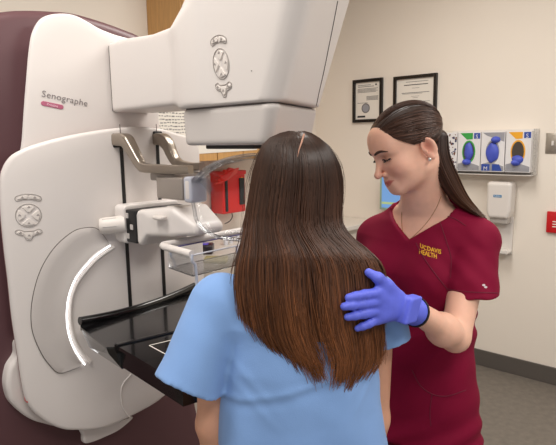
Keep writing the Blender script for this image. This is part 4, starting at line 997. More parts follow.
def patient_body(p):
    d = s_col(p, PX, PF, ptab)
    d = smin(d, s_cone(p, pSL, pSR, 0.05, 0.05), 0.05)
    nb = A([PCX, PCY - 0.005, zS + 0.03]); nt = ph_o + A([0, 0, -0.06]) - PF * 0.02
    d = smin(d, s_cone(p, nb, nt, 0.062, 0.054), 0.04)
    d = smin(d, limb(p, [pSL, pEL, pWL], [0.045, 0.031, 0.024], 0.02), 0.02); d = smin(d, limb(p, [pSR, pER, pWR], [0.046, 0.034, 0.025], 0.02), 0.02)
    d = smin(d, hand_sdf(p, *hPL), 0.012); d = smin(d, hand_sdf(p, *hPR), 0.012)
    for s in (-1, 1):
        hp, kn_, an, to = pL0(0.085 * s, 0.84), pL0(0.09 * s, 0.46, 0.01), pL0(0.09 * s, 0.09, -0.02), pL0(0.10 * s, 0.035, 0.0) + PF * 0.13
        d = smin(d, limb(p, [hp, kn_, an], [0.085, 0.054, 0.036], 0.04), 0.05)
        d = smin(d, limb(p, [an - Z3 * 0.045 - PF * 0.02, to], [0.042, 0.032], 0.02), 0.03)
    q = (p - ph_o) @ PHR.T
    m = (np.abs(q) < 0.17).all(1)
    if m.any(): d[m] = smin(d[m], head_sdf(q[m], False), 0.02)
    return d
SK1 = (214, 160, 132)
zcut = ph_o[2] - 0.135
pt = empty('person', (PCX, PCY, 0.0), 'person seen from behind in a light blue gown, long brown hair down the back', 'person')
def body_obj(fn, cx, cy, zc, ho, Rh, base, root, rx=0.42, lip=True):
    V1, F1 = surf(fn, (cx - rx, cy - 0.42, -0.02), (cx + rx, cy + 0.5, zc + 0.0), 0.0075)
    top = V1[:, 2].max()
    V2, F2 = surf(fn, (ho[0] - 0.15, ho[1] - 0.16, zc - 0.02), (ho[0] + 0.15, ho[1] + 0.16, ho[2] + 0.15), 0.0024)
    V = np.concatenate([V1, V2]); F_ = np.concatenate([F1, F2 + len(V1)])
    return big_mesh('body', V, F_, M['skin'], root, skin_cols(V, Rh, ho, base, lip))
body_obj(patient_body, PCX, PCY, zcut, ph_o, PHR, SK1, pt)

# gown: loose shirt shape with short wide sleeves, kept open below only by the legs
slL = at(188, 385, 1.045); slR = at(386, 343, 1.14)
gtab = [(0.50, PCX, PCY - 0.005, 0.215, 0.165), (0.84, PCX + 0.008, PCY - 0.005, 0.194, 0.140), (0.95, PCX, PCY - 0.005, 0.181, 0.130), (1.06, PCX - 0.002, PCY - 0.008, 0.172, 0.122), (zS - 0.10, PCX, PCY - 0.010, 0.164, 0.118), (zS - 0.03, PCX, PCY - 0.012, 0.150, 0.108), (zS + 0.02, PCX, PCY - 0.012, 0.110, 0.088), (zS + 0.062, PCX, PCY - 0.010, 0.06, 0.066)]
def folds(p, x0, amp, seed):
    """vertical folds that open towards the hem"""
    r = np.random.default_rng(seed); X = (p - A([PCX, PCY, 0])) @ PX; Zd = np.clip((1.22 - p[:, 2]) / 0.45, 0, 1.6); o = np.zeros(len(p))
    for _ in range(7):
        k = r.uniform(28, 70); o += np.sin(X * k + r.uniform(0, 6.28) + 2.2 * np.sin(p[:, 2] * r.uniform(5, 9) + r.uniform(0, 6))) * r.uniform(0.4, 1)
    return o / 7 * amp * Zd
def gown_sdf(p):
    d = s_col(p, PX, PF, gtab)
    d = smin(d, s_cone(p, pSL + A([0.012, 0, -0.004]), pSR + A([-0.012, 0, -0.004]), 0.058, 0.058), 0.06)
    for a, b, ra, rb in ((pSL, slL, 0.060, 0.066), (pSR, slR, 0.056, 0.050)):
        ax = unit(b - a); e = s_cone(p, a, b + ax * 0.05, ra, rb + 0.006)
        hem = (p - b) @ ax
        e = smax(e, hem, 0.002)
        d = smin(d, e, 0.014)
    d = d + folds(p, 0, 0.015, 5) + 0.0035 * noise3(p, 11, 8, (18, 45)) + 0.0016 * noise3(p, 13, 8, (60, 110)) + 0.006 * (np.abs(noise3(p, 17, 5, (12, 26))) - 0.25)
    X = (p - A([PCX, PCY, 0])) @ PX; back = ((p - A([PCX, PCY, 0])) @ PF) < 0
    # fold crease across the lower back and a few diagonal pulls under the arms
    zc_ = 1.012 + 0.055 * np.clip((X + 0.14) / 0.25, 0, 1) - 0.02 * np.clip((X - 0.02) / 0.1, 0, 1)
    d = d + np.where(back, -0.0026 * np.exp(-((p[:, 2] - zc_) / 0.0085) ** 2) * np.clip((0.13 - X) / 0.05, 0, 1) + 0.0018 * np.exp(-((p[:, 2] - zc_ + 0.013) / 0.012) ** 2) * np.clip((0.13 - X) / 0.05, 0, 1), 0)
    for s, j in ((-1, pSL), (1, pSR)):
        t = (X * s - 0.12); ln = p[:, 2] - (zS - 0.13) - t * 1.1
        d = d - 0.002 * np.exp(-(ln / 0.014) ** 2) * np.exp(-((t - 0.01) / 0.05) ** 2) - 0.0015 * np.exp(-((ln + 0.04) / 0.012) ** 2) * np.exp(-((t - 0.0) / 0.045) ** 2)
    d = smax(d, -s_sph(p, A([PCX, PCY + 0.012, zS + 0.115]), 0.075), 0.006)
    return d
V, F_ = surf(gown_sdf, (PCX - 0.40, PCY - 0.30, 0.44), (PCX + 0.40, PCY + 0.30, zS + 0.14), 0.005)
big_mesh('gown', V, F_, M['gown'], pt, None, True, 'light blue short-sleeved gown')

# long hair
HT = A([(130.5, 292, 302), (133, 281, 311), (138, 270, 319), (145, 263, 327.5), (155, 258.5, 334.5), (165, 255.5, 339), (180, 252.5, 341.5), (197, 250, 341.5), (212, 248, 340.5), (226, 246.5, 341), (238, 245.5, 350), (249, 244, 364), (260, 242, 375), (272, 241, 380), (290, 242, 381), (310, 246, 380.5), (333, 253, 380), (350, 264, 380), (362, 277, 377), (375, 291, 367), (400, 316, 348)], float)
def hx_(y): return np.interp(y, HT[:, 0], HT[:, 1]), np.interp(y, HT[:, 0], HT[:, 2])
HD = A([(130.5, 0.012), (133, 0.035), (138, 0.06), (145, 0.078), (155, 0.092), (165, 0.100), (180, 0.106), (197, 0.104), (212, 0.098), (226, 0.088), (245, 0.076), (270, 0.068), (300, 0.060), (340, 0.050), (400, 0.042)])
HC = A([(130, 1.125), (190, 1.125), (215, 1.112), (235, 1.085), (260, 1.055), (300, 1.040), (400, 1.030)])
HE = A([(-1, 318), (-0.9, 338), (-0.75, 354), (-0.5, 366), (-0.2, 369), (0.1, 373), (0.35, 370), (0.5, 372), (0.7, 370), (0.85, 366), (0.95, 358), (1, 325)], float)
def hair_path(phi, y0, y1, rho, n, dx):
    out = []
    for i in range(n):
        t = i / (n - 1); y = y0 + (y1 - y0) * (t ** 1.15)
        L, R_ = hx_(y); d = np.interp(y, HD[:, 0], HD[:, 1]); c = np.interp(y, HC[:, 0], HC[:, 1])
        x = (L + R_) / 2 + (R_ - L) / 2 * math.sin(phi) * (0.6 + 0.4 * rho) + dx(t)
        tilt = math.tan(PY) * (x - 298) / 500.0
        p = at(x, y, c + tilt - d * math.cos(phi) * rho)
        # keep the silhouette: bring the bulging point back onto its own ray's height
        out.append(p)
    return out
def strands(paths, rad, cols, sides=3):
    n = len(paths[0]); P = A(paths); N = len(P)
    T = np.gradient(P, axis=1); T /= np.linalg.norm(T, axis=2)[..., None] + 1e-9
    ref = A([0.3, -0.9, 0.2]); X = np.cross(T, ref); X /= np.linalg.norm(X, axis=2)[..., None] + 1e-9; Y = np.cross(T, X)
    rad = A(rad)
    V = np.empty((N, n, sides, 3))
    for k in range(sides):
        a = 2 * math.pi * k / sides; V[:, :, k] = P + (X * math.cos(a) + Y * math.sin(a)) * rad[..., None]
    C = np.repeat(A(cols)[:, :, None, :], sides, 2)
    b = (np.arange(N) * n * sides)[:, None, None] + (np.arange(n - 1) * sides)[None, :, None]
    k = np.arange(sides)[None, None]; k2 = (k + 1) % sides
    F_ = np.stack([b + k, b + k2, b + sides + k2, b + sides + k], -1).reshape(-1, 4)
    return V.reshape(-1, 3), F_, C.reshape(-1, 4)
hr = np.random.default_rng(21)
CR, CM, CT_ = A(srgb(53, 36, 28)), A(srgb(74, 46, 31)), A(srgb(138, 86, 52))
def hcol(y, v, tipness=1.0):
    t = np.clip((y - 150) / 210, 0, 1) * tipness
    c = np.where(t[:, None] < 0.45, CR + (CM - CR) * (t[:, None] / 0.45), CM + (CT_ - CM) * ((t[:, None] - 0.45) / 0.55)); c = c * v; c[:, 3] = 1; return c
NS = 26; paths = []; rads = []; cols = []
ncl = 130; clp = hr.uniform(-1, 1, ncl) * 2.05; clp.sort(); cld = hr.normal(size=ncl) * 5.0; cle = hr.normal(size=ncl) * 0.038; clv = np.exp(hr.normal(size=ncl) * 0.16); clw = hr.uniform(0, 6.28, ncl)
for i in range(5200):
    j = hr.integers(ncl); phi = clp[j] + hr.normal() * 0.075; phi = max(-2.1, min(2.1, phi))
    rho = 1.02 - abs(hr.normal()) * 0.05; rho = max(rho, 0.72)
    s = math.sin(phi) if abs(phi) < math.pi / 2 else math.copysign(1, phi)
    ye = np.interp(s, HE[:, 0], HE[:, 1]); y0 = 131.5 + 3.5 * hr.random() + 3.0 * (1 - rho) * 8
    ye = y0 + (ye - y0) * (1 + cle[j] + hr.normal() * 0.02 - (0.22 * hr.random() if hr.random() < 0.3 else 0))
    if abs(phi) > 1.75: ye = min(ye, 300)
    ph = hr.uniform(0, 6.28) * 0.2 + clw[j]; am = hr.uniform(0.6, 1.6)
    dx = lambda t, a=cld[j], b=hr.normal() * 1.2, ph=ph, am=am: (a * 0.9 + b * 1.6) * max(0, t - 0.25) ** 2 * 2.0 + am * 1.9 * math.sin(6 * t + ph) * t
    P = hair_path(phi, y0, ye, rho, NS, dx); paths.append(P)
    tt = np.linspace(0, 1, NS); rads.append(np.interp(tt, [0, 0.1, 0.75, 1], [0.0008, 0.00115, 0.00105, 0.0003]) * hr.uniform(0.75, 1.25))
    yy = y0 + (ye - y0) * tt ** 1.15; cols.append(hcol(yy, clv[j] * math.exp(hr.normal() * 0.18), hr.uniform(0.6, 1.15)))
# flyaways
for i in range(46):
    sd = hr.choice([-1, 1]); phi = sd * hr.uniform(1.1, 1.6); y0 = 133; ye = hr.uniform(200, 300); g1 = hr.uniform(2, 10) * sd; g2 = hr.uniform(0.3, 0.8)
    dx = lambda t, g1=g1, g2=g2: g1 * math.sin(math.pi * min(1, t / g2 * 0.6)) * t
    paths.append(hair_path(phi, y0, ye, 1.0, NS, dx)); rads.append(np.full(NS, 0.00028)); tt = np.linspace(0, 1, NS); cols.append(hcol(y0 + (ye - y0) * tt, 1.3, 1))
Vh, Fh, Chh = strands(paths, rads, cols)
# inner mass under the strands
nphi, ny = 40, 44; gv = []; gc = []
for iy in range(ny):
    for ip in range(nphi):
        phi = -2.1 + 4.2 * ip / (nphi - 1); s = math.sin(phi) if abs(phi) < math.pi / 2 else math.copysign(1, phi)
        ye = min(np.interp(s, HE[:, 0], HE[:, 1]) - 28, 342); y0 = 133.5; t = iy / (ny - 1); y = y0 + (ye - y0) * t
        L, R_ = hx_(y); d = np.interp(y, HD[:, 0], HD[:, 1]); c = np.interp(y, HC[:, 0], HC[:, 1]); rho = 0.93 - 0.25 * max(0, t - 0.7)
        x = (L + R_) / 2 + (R_ - L) / 2 * math.sin(phi) * 0.95; tilt = math.tan(PY) * (x - 298) / 500.0
        gv.append(at(x, y, c + tilt - d * math.cos(phi) * rho)); gc.append(hcol(A([y]), 0.85, 0.9)[0])
gf_ = [[iy * nphi + ip, iy * nphi + ip + 1, (iy + 1) * nphi + ip + 1, (iy + 1) * nphi + ip] for iy in range(ny - 1) for ip in range(nphi - 1)]
Vh2 = np.concatenate([Vh, A(gv)]); Fh2 = np.concatenate([Fh, A(gf_) + len(Vh)]); Ch2 = np.concatenate([Chh, A(gc)])
big_mesh('hair', Vh2, Fh2, M['hair'], pt, Ch2, True, 'long brown hair, lighter at the tips')

pp_ = [at(x, y, np.interp(y, HC[:, 0], HC[:, 1]) - np.interp(y, HD[:, 0], HD[:, 1]) * 1.02 - 0.001) for x, y in ((304, 134.5), (303, 138), (301, 144), (299, 150), (297.5, 157))]
v, f = tube(crom(pp_, 4), np.interp(np.linspace(0, 1, 17), [0, 0.5, 1], [0.0022, 0.0016, 0.0004]), 6); mesh('hair_parting', v, f, mat('scalp', (176, 132, 112), 0.7), pt, label='pale parting line')

# ---------------- the nurse
NYW = math.radians(136)                        # trunk faces the camera's left front
TR = rot_basis(NYW, 0.0); TX, TF = TR[0], TR[1]; TL = -TX      # TL: her left
NHR = rot_basis(math.radians(106), math.radians(25), math.radians(-3))
HSC = 0.925; CRZ = 0.068; NOSE = 0.004
nh_o = at(386.0, 159.5, 1.315) - NHR.T @ A([-0.0315, 0.083, -0.003]) * HSC
nS = at(421.5, 236, 1.46); nJL = nS + TL * 0.150 + A([0, 0, 0.0]); nJR = nS - TL * 0.140 + A([0, 0, -0.022])
nEL = at(455, 337, 1.235); nWL = at(411, 308, 1.075)
nER = at(362, 335, 1.57); nWR = at(338, 352, 1.45)
nC = A([nS[0], nS[1], 0]); 
n445 = at(420, 440, 1.46); zH = n445[2]
sh = (n445 - nS); lean = lambda z: nS + sh * ((nS[2] - z) / (nS[2] - n445[2]))
def nrow(z, w, d, fx=0.0): p = lean(z) + TF * fx; return (z, p[0], p[1], w, d)
ntab = [nrow(zH - 0.10, 0.148, 0.108), nrow(zH, 0.150, 0.108), nrow(zH + 0.12, 0.140, 0.098), nrow(zH + 0.2, 0.132, 0.095, 0.0), nrow(nS[2] - 0.16, 0.135, 0.100, 0.012), nrow(nS[2] - 0.08, 0.142, 0.105, 0.012), nrow(nS[2], 0.135, 0.088), nrow(nS[2] + 0.045, 0.09, 0.065), nrow(nS[2] + 0.06, 0.05, 0.05)]
# her left hand, flat on the patient's shoulder blade
Dh = lambda x: 0.985 + max(0, (x - 345)) * (0.085 / 67)
hp_ = lambda x, y, o=0.0: at(x, y, Dh(x) + o)
out_ = unit(CAM - at(370, 305, 1.02))
hW = hp_(404, 309); hK = [hp_(378.5, 292.5), hp_(379, 301.5), hp_(378.5, 311), hp_(377.5, 319.5)]
hT = [finger(hK[0], hp_(348.5, 297.5, 0.010), out_, 0.006), finger(hK[1], hp_(344.0, 306.5, 0.010), out_, 0.006), finger(hK[2], hp_(347.5, 317, 0.010), out_, 0.006), finger(hK[3], hp_(357.5, 328.5, 0.010), out_, 0.005)]
hTH = [hp_(398, 297), hp_(387, 286), hp_(378, 278), hp_(368.5, 272.5, 0.012)]
hR = mir_hand(nWR, nER, -1)
def nurse_trunk(p):
    d = s_col(p, TX, TF, ntab)
    d = smin(d, s_cone(p, nJL, nJR, 0.05, 0.05), 0.05)
    for s in (-1, 1): d = smin(d, s_sph(p, lean(nS[2] - 0.10) + TL * 0.068 * s + TF * 0.075, 0.052), 0.05)
    nb = lean(nS[2] + 0.015) - TF * 0.012; nt = nh_o + NHR.T @ A([0, -0.022, -0.055])
    d = smin(d, s_cone(p, nb, nt, 0.062, 0.053), 0.035)
    for j_ in (nJL, nJR): d = smin(d, s_cone(p, nb * 0.6 + nt * 0.4 - TF * 0.012, j_ - TF * 0.01, 0.040, 0.040), 0.03)
    return d
def nurse_hips(p):
    d = None
    for s in (-1, 1):
        hp = lean(zH - 0.02) + TL * 0.072 * s; hp[2] = 0.80; kn_ = A([hp[0], hp[1], 0.45]) + TF * 0.015
        e = s_cone(p, hp, kn_, 0.076, 0.055); d = e if d is None else smin(d, e, 0.04)
    return d
def nurse_body(p):
    d = nurse_trunk(p)
    d = smin(d, limb(p, [nJL, nEL, nWL], [0.044, 0.035, 0.0225], 0.012), 0.02); d = smin(d, limb(p, [nJR, nER, nWR], [0.047, 0.038, 0.0265], 0.02), 0.03)
    fm = nEL * 0.7 + nWL * 0.3; d = smin(d, s_sph(p, fm + A([0.0, 0, -0.002]), 0.0345), 0.03)
    d = smin(d, hand_sdf(p, hW, hK, hT, hTH, -0.0065), 0.006); d = smin(d, limb(p, [nWL, hW], [0.0215, 0.013], 0.01), 0.006); d = smin(d, hand_sdf(p, *hR), 0.012)
    for s in (-1, 1):
        hp = lean(zH - 0.02) + TL * 0.072 * s; hp[2] = 0.80; kn_ = A([hp[0], hp[1], 0.45]) + TF * 0.015; an = A([hp[0], hp[1], 0.09]) - TF * 0.02
        d = smin(d, limb(p, [hp, kn_, an], [0.076, 0.055, 0.037], 0.04), 0.03)
        d = smin(d, limb(p, [an - Z3 * 0.045 - TF * 0.02, an - Z3 * 0.052 + TF * 0.15], [0.042, 0.034], 0.02), 0.03)
    q = (p - nh_o) @ NHR.T
    m = (np.abs(q) < 0.17).all(1)
    if m.any(): d[m] = smin(d[m], head_sdf(q[m], True), 0.02)
    return d
SK2 = (238, 188, 164)
nr = empty('person', (n445[0], n445[1], 0.0), 'nurse in maroon scrubs and blue gloves looking down at the person in the gown', 'person')
body_obj(nurse_body, nS[0] - 0.02, nS[1] - 0.1, nh_o[2] - 0.165, nh_o, NHR, SK2, nr, 0.46)
hl = lambda x, y, z: nh_o + NHR.T @ A([x, y, z]) * HSC
def curve_on_head(P, r, name, m, lift=0.0005):
    """project a local polyline onto the head along local -y and lay a tube there"""
    out = []
    for x, y, z in P:
        t = A([[x, 0.13, z]])
        for _ in range(40): t[:, 1] -= np.clip(head_unit(t), -0.01, 0.01) * 0.8
        out.append(hl(x, t[0, 1] + lift, z))
    return tube(out, r, 6)
for s in (-1, 1):
    pe = hl(0.0315 * s, 0.0705, 0.0); v, f = lathe(Fr(pe, NHR[0], NHR[2], NHR[1]), [(0.0136 * HSC * math.sin(t), -0.0136 * HSC * math.cos(t)) for t in np.linspace(0.15, math.pi - 0.02, 14)], 20); ey = mesh('eye', v, f, M['eye'], nr)
    gaze = unit(NHR[1] - NHR[2] * 0.55); gr = unit(np.cross(gaze, NHR[2])); v, f = lathe(Fr(pe + gaze * 0.0126 * HSC, gr, np.cross(gr, gaze), gaze), [(0.0055, -0.001), (0.0054, 0.0006), (0.003, 0.0014)], 16); mesh('iris', v, f, M['iris'], ey)
    bw = crom([(0.010 * s, 0, 0.0175), (0.022 * s, 0, 0.0215), (0.036 * s, 0, 0.0225), (0.050 * s, 0, 0.0165)], 6)
    v, f = curve_on_head(bw, np.interp(np.linspace(0, 1, len(bw)), [0, 0.3, 0.7, 1], [0.0024, 0.0034, 0.0030, 0.0010]), 'eyebrow', M['brow'], 0.0); mesh('eyebrow', v, f, M['brow'], nr)
    le = []
    for t in np.linspace(-1, 1, 12): x = 0.0315 + 0.0148 * t; z = -0.0042 + 0.0026 * t * t * (1 if t < 0 else 0.6) - 0.001; le.append((x * s, 0, z))
    v, f = curve_on_head(le, 0.0018, 'eyelashes', M['lash'], 0.0008); g = Geo(); g.add(v, f)
    for k in range(11):
        t = -0.9 + 1.9 * k / 10; x = (0.0315 + 0.0148 * t); z = -0.0048 + 0.0018 * t * t
        y = 0.0705 + math.sqrt(max(0.0148 ** 2 - (x - 0.0315) ** 2 - z * z, 1e-6))
        g.add(*tube([hl(x * s, y, z), hl(x * s + 0.002 * t * s, y + 0.0035, z - 0.003), hl(x * s + 0.005 * t * s, y + 0.007, z - 0.0035)], [0.0006, 0.0005, 0.0002], 4))
    g.obj('eyelashes', M['lash'], nr)
v, f = lathe(Fr(hl(-0.0845, -0.004, -0.0465), NHR[1], NHR[2], -NHR[0]), [(0.0042, -0.003), (0.0045, 0.0), (0.003, 0.0022), (0.001, 0.003)], 10); mesh('earring', v, f, M['pearl'], nr)

# scrub top
def top_sdf(p):
    tt = []
    for (z, w, d_, fx) in ((zH + 0.040, 0.172, 0.130, 0.0), (zH + 0.12, 0.160, 0.120, 0.0), (zH + 0.2, 0.150, 0.115, 0.006), (nS[2] - 0.16, 0.153, 0.117, 0.014), (nS[2] - 0.08, 0.156, 0.118, 0.012), (nS[2], 0.142, 0.097, 0.0), (nS[2] + 0.05, 0.094, 0.073, -0.004), (nS[2] + 0.068, 0.055, 0.056, -0.006)): tt.append(nrow(z, w, d_, fx))
    d = s_col(p, TX, TF, tt)
    d = smin(d, s_cone(p, nJL - TL * 0.012, nJR + TL * 0.012, 0.054, 0.054), 0.05)
    nb = lean(nS[2] + 0.015) - TF * 0.012; nt = nh_o + NHR.T @ A([0, -0.022, -0.055])
    for j_ in (nJL, nJR): d = smin(d, s_cone(p, nb * 0.6 + nt * 0.4 - TF * 0.012, j_ - TF * 0.01, 0.044, 0.047), 0.03)
    for s in (-1, 1): d = smin(d, s_sph(p, lean(nS[2] - 0.10) + TL * 0.068 * s + TF * 0.073, 0.062), 0.06)
    for a, hem in ((nJL, at(473.5, 295, 1.300)), (nJR, nJR + (nER - nJR) * 0.62)):
        ax = unit(hem - a); hn = unit(A([-0.02, -0.10, -1.0])) if a is nJL else ax
        e = s_cone(p, a - Z3 * 0.004, hem + ax * 0.05, 0.056, 0.064); e = smax(e, (p - hem) @ hn, 0.002); d = smin(d, e, 0.012)
    d = smin(d, np.minimum(smin(nurse_trunk(p), nurse_hips(p), 0.03), s_cone(p, nJL, nJL + (nEL - nJL) * 0.45, 0.044, 0.042)) - 0.010, 0.01)
    d = np.maximum(d, zH + 0.040 - p[:, 2])
    d = d + 0.003 * noise3(p, 31, 9, (14, 38)) + 0.0015 * noise3(p, 37, 8, (50, 90))
    ax = unit(nEL - nJL); t = (p - nJL) @ ax                      # pulls across the sleeve
    near = np.exp(-(vlen(p - (nJL + ax * 0.08)) / 0.10) ** 2)
    dg = (p - nJL) @ unit(ax + TX * 0.8); d = d + 0.0018 * near * np.sin(dg * 150)
    wd_ = (p - lean(nS[2] - 0.2)); diag = wd_ @ unit(Z3 * 0.75 + TX * 0.65); d = d + 0.0028 * np.sin(diag * 85 + 3 * np.sin(wd_[:, 2] * 17)) * np.clip((nS[2] - 0.10 - p[:, 2]) / 0.1, 0, 1)
    # V neck
    q = p - (lean(nS[2]) ); X = q @ TX; Yf = q @ TF; Zq = q[:, 2]
    vz = 0.004
    half = np.interp(Zq, [vz - 0.001, vz, 0.065, 0.12], [-0.01, 0.0, 0.084, 0.105])
    cut = np.maximum(np.abs(X + 0.014) - half, 0.0 - Yf)          # front wedge
    shell = nurse_trunk(p)
    inner = -(shell + 0.004)
    c1 = np.maximum(cut, inner)
    nk = lean(nS[2] + 0.06) - TF * 0.012
    c2 = np.maximum(s_cone(p, nk, nk + Z3 * 0.15, 0.064, 0.064), inner)
    c2 = np.minimum(c2, s_cone(p, nk + Z3 * 0.03, nk + Z3 * 0.2, 0.066, 0.08))
    return smax(d, -np.minimum(c1, c2), 0.003)
V, F_ = surf(top_sdf, (nS[0] - 0.40, nS[1] - 0.38, zH - 0.03), (nS[0] + 0.36, nS[1] + 0.34, nS[2] + 0.14), 0.0045)
tp_o = big_mesh('scrub_top', V, F_, M['scrub'], nr, None, True, 'maroon V-neck scrub top')
def pants_sdf(p):
    tt = [nrow(zH - 0.16, 0.168, 0.124), nrow(zH - 0.02, 0.166, 0.122), nrow(zH + 0.10, 0.152, 0.110)]
    d = s_col(p, TX, TF, tt)
    for s in (-1, 1):
        hp = lean(zH - 0.02) + TL * 0.088 * s; a = A([hp[0], hp[1], zH - 0.06]); b = A([hp[0], hp[1], 0.07])
        e = s_cone(p, a, b, 0.098, 0.082); d = smin(d, e, 0.03)
    d = smin(d, smin(nurse_trunk(p), nurse_hips(p), 0.03) - 0.008, 0.01)
    d = d + 0.004 * noise3(p, 41, 8, (10, 30))
    return np.maximum(d, np.maximum(0.04 - p[:, 2], p[:, 2] - zH - 0.09))
V, F_ = surf(pants_sdf, (n445[0] - 0.35, n445[1] - 0.32, 0.0), (n445[0] + 0.35, n445[1] + 0.32, zH + 0.12), 0.008)
big_mesh('scrub_trousers', V, F_, M['pants'], nr, None, True, 'dark maroon scrub trousers')
# shoes
for s in (-1, 1):
    hp = lean(zH - 0.02) + TL * 0.085 * s; an = A([hp[0], hp[1], 0.06]) - TF * 0.02
    def sh_(p): return np.maximum(limb(p, [an - TF * 0.035, an + TF * 0.16 - Z3 * 0.01], [0.052, 0.045], 0.02), 0.002 - p[:, 2])
    V, F_ = surf(sh_, an - 0.25, an + 0.28, 0.008); big_mesh('shoe', V, F_, M['blackm'], nr)
# seams, pocket, lettering laid on the cloth
bt_ = bvh(tp_o)
def on_top(L, r, name, m, off=0.0002, n=40):
    P = [q for q in (cast(bt_, x, y, off) for x, y in resamp(crom(L, 8), n)) if q is not None]
    # drop jumps to a farther fold
    P2 = [P[0]] + [b for a, b in zip(P, P[1:]) if np.linalg.norm(b - a) < 0.05]
    v, f = tube(P2, r, 6); return mesh(name, v, f, m, nr)
seam_m = mat('scrub_seam', (104, 10, 42), 0.8)
def lay(s, x0, y0, x1, y1, hpx, name, m, bold=0.0):
    v, f = text_mesh(s, 1.0, 1.0); w = v[:, 0].max(); P = []
    ux, uy = (x1 - x0) / w, (y1 - y0) / w
    for q in v:
        px = x0 + ux * q[0] + 0.12 * 0 ; py = y0 + uy * q[0] - hpx * q[1]
        h = cast(bt_, px, py, 0.0012); P.append(h if h is not None else at(px, py, 1.35))
    sd = A([0.0, 0.0, 0.0]); g = Geo(); g.add(P, f); e = RT * 0.0006; g.add([q + e for q in P], f); g.add([q - UP * 0.0005 for q in P], f); return g.obj(name, m, nr, False)
for l_ in ([(448.5, 294), (470, 297), (498, 298)],): on_top([(x, y - 5) for x, y in l_], 0.0012, 'sleeve_seam', seam_m)
on_top([(440, 222), (446, 240), (451, 258), (450.5, 278)], 0.0012, 'armhole_seam', seam_m)
on_top([(416, 243), (424, 258), (436, 275), (448, 290)], 0.0014, 'wrap_seam', seam_m)
on_top([(412, 370), (420, 385), (432, 394), (447, 396), (466, 390)], 0.0014, 'pocket_seam', seam_m)
on_top([(432, 394), (430, 412), (431, 426)], 0.0012, 'pocket_seam', seam_m)
on_top([(440, 214), (455, 219), (466, 226)], 0.0012, 'yoke_seam', seam_m)
lay('UC', 420.0, 247.4, 426.4, 250.6, 6.2, 'chest_lettering', M['yellow']); lay('DAVIS', 427.0, 250.4, 441.0, 254.0, 6.2, 'chest_lettering', M['yellow'])
lay('HEALTH', 419.0, 253.6, 436.5, 258.8, 6.6, 'chest_lettering', M['yellow'])
for (x, y) in ((483.5, 285.2), (485.5, 287.2)):
    P = [cast(bt_, x + 1.6 * math.cos(t), y + 1.1 * math.sin(t), 0.001) for t in np.linspace(0, 6.2, 12)]
    if all(q is not None for q in P): mesh('sleeve_mark', P, [list(range(12))], M['tagw'], nr, False)
# necklace on the skin
bb = bvh([o for o in nr.children if o.name.startswith('body')][0])
P = [q for q in (cast(bb, x, y, 0.0008) for x, y in resamp(crom([(441, 196), (436, 208), (428, 221), (418, 232), (409, 239.5), (404, 236), (402, 224), (402, 212)], 8), 60)) if q is not None]
P = [P[0]] + [b for a, b in zip(P, P[1:]) if np.linalg.norm(b - a) < 0.03]
v, f = tube(P, 0.0007, 5); mesh('necklace', v, f, M['chain'], nr)

# glove with the bulge of the watch under it
fdir = unit(nWL - hW); cuff = at(415.5, 312, 1.085); cdir = unit(cuff - hW)
wb_f = Fr(at(408.5, 309, 1.065) + out_ * 0.021, unit(at(408, 302, 1.055) - at(407, 316, 1.055)), cdir, np.cross(unit(at(408, 302, 1.055) - at(407, 316, 1.055)), cdir))
def glove_sdf(p):
    d = hand_sdf(p, hW, hK, hT, hTH, 0.0008)
    e = s_cone(p, hW, cuff + cdir * 0.03, 0.0215, 0.036); e = smax(e, (p - cuff) @ cdir, 0.002); d = smin(d, e, 0.012)
    q = np.stack([(p - wb_f.o) @ wb_f.x, (p - wb_f.o) @ wb_f.y, (p - wb_f.o) @ wb_f.z], 1)
    d = smin(d, s_box(q, (0, 0.0, 0), (0.026, 0.017, 0.014), 0.005), 0.005)
    return d + 0.0008 * noise3(p, 51, 8, (120, 260))
lo_b = at(370, 300, 1.03)
V, F_ = surf(glove_sdf, lo_b - A([0.16, 0.13, 0.16]), lo_b + A([0.2, 0.17, 0.16]), 0.0022)
gl = big_mesh('glove', V, F_, M['glove'], nr, None, True, 'blue nitrile glove')
kx = unit(np.cross(cdir, Z3)); v, f = tube([cuff - cdir * 0.001, cuff + cdir * 0.004], [0.0318, 0.0318], 24); mesh('watch_band', v, f, M['blackm'], nr)
def glove2(p): return hand_sdf(p, *hR, 0.001)
V, F_ = surf(glove2, hR[0] - 0.22, hR[0] + 0.22, 0.004); big_mesh('glove', V, F_, M['glove'], nr)

# nurse hair: a close cap swept back from the face, with the lower lengths behind her shoulder
EC = A([0, -0.012, 0.032]); ER = A([0.080, 0.101, 0.074])
def cap_pt(v, lift=0.0): v = unit(v); return EC + ER * v * (1 + lift)
def to_local_dir(p): return unit((A(p) - EC) / ER)
gather = to_local_dir((0.0, -0.105, 0.0))
def hairline(s, t):
    """front edge of the hair on side s, t 0 at the centre parting, 1 behind the ear"""
    pts = A([(0.012, 0.080, 0.068), (0.034, 0.073, 0.062), (0.054, 0.055, 0.048), (0.067, 0.034, 0.024), (0.073, 0.014, 0.004), (0.077, 0.000, 0.013), (0.078, -0.022, 0.014), (0.076, -0.046, -0.004), (0.072, -0.052, -0.035), (0.060, -0.06, -0.055)])
    u = np.linspace(0, 1, len(pts)); p = A([np.interp(t, u, pts[:, k]) for k in range(3)]); p[0] *= s; return p
def slerp(a, b, t):
    w = math.acos(max(-1, min(1, a @ b))); return (a * math.sin((1 - t) * w) + b * math.sin(t * w)) / max(math.sin(w), 1e-6)
n2 = np.random.default_rng(77); paths = []; rads = []; cols = []
K1, K2, K3 = A(srgb(84, 56, 43)), A(srgb(58, 39, 32)), A(srgb(112, 74, 52))
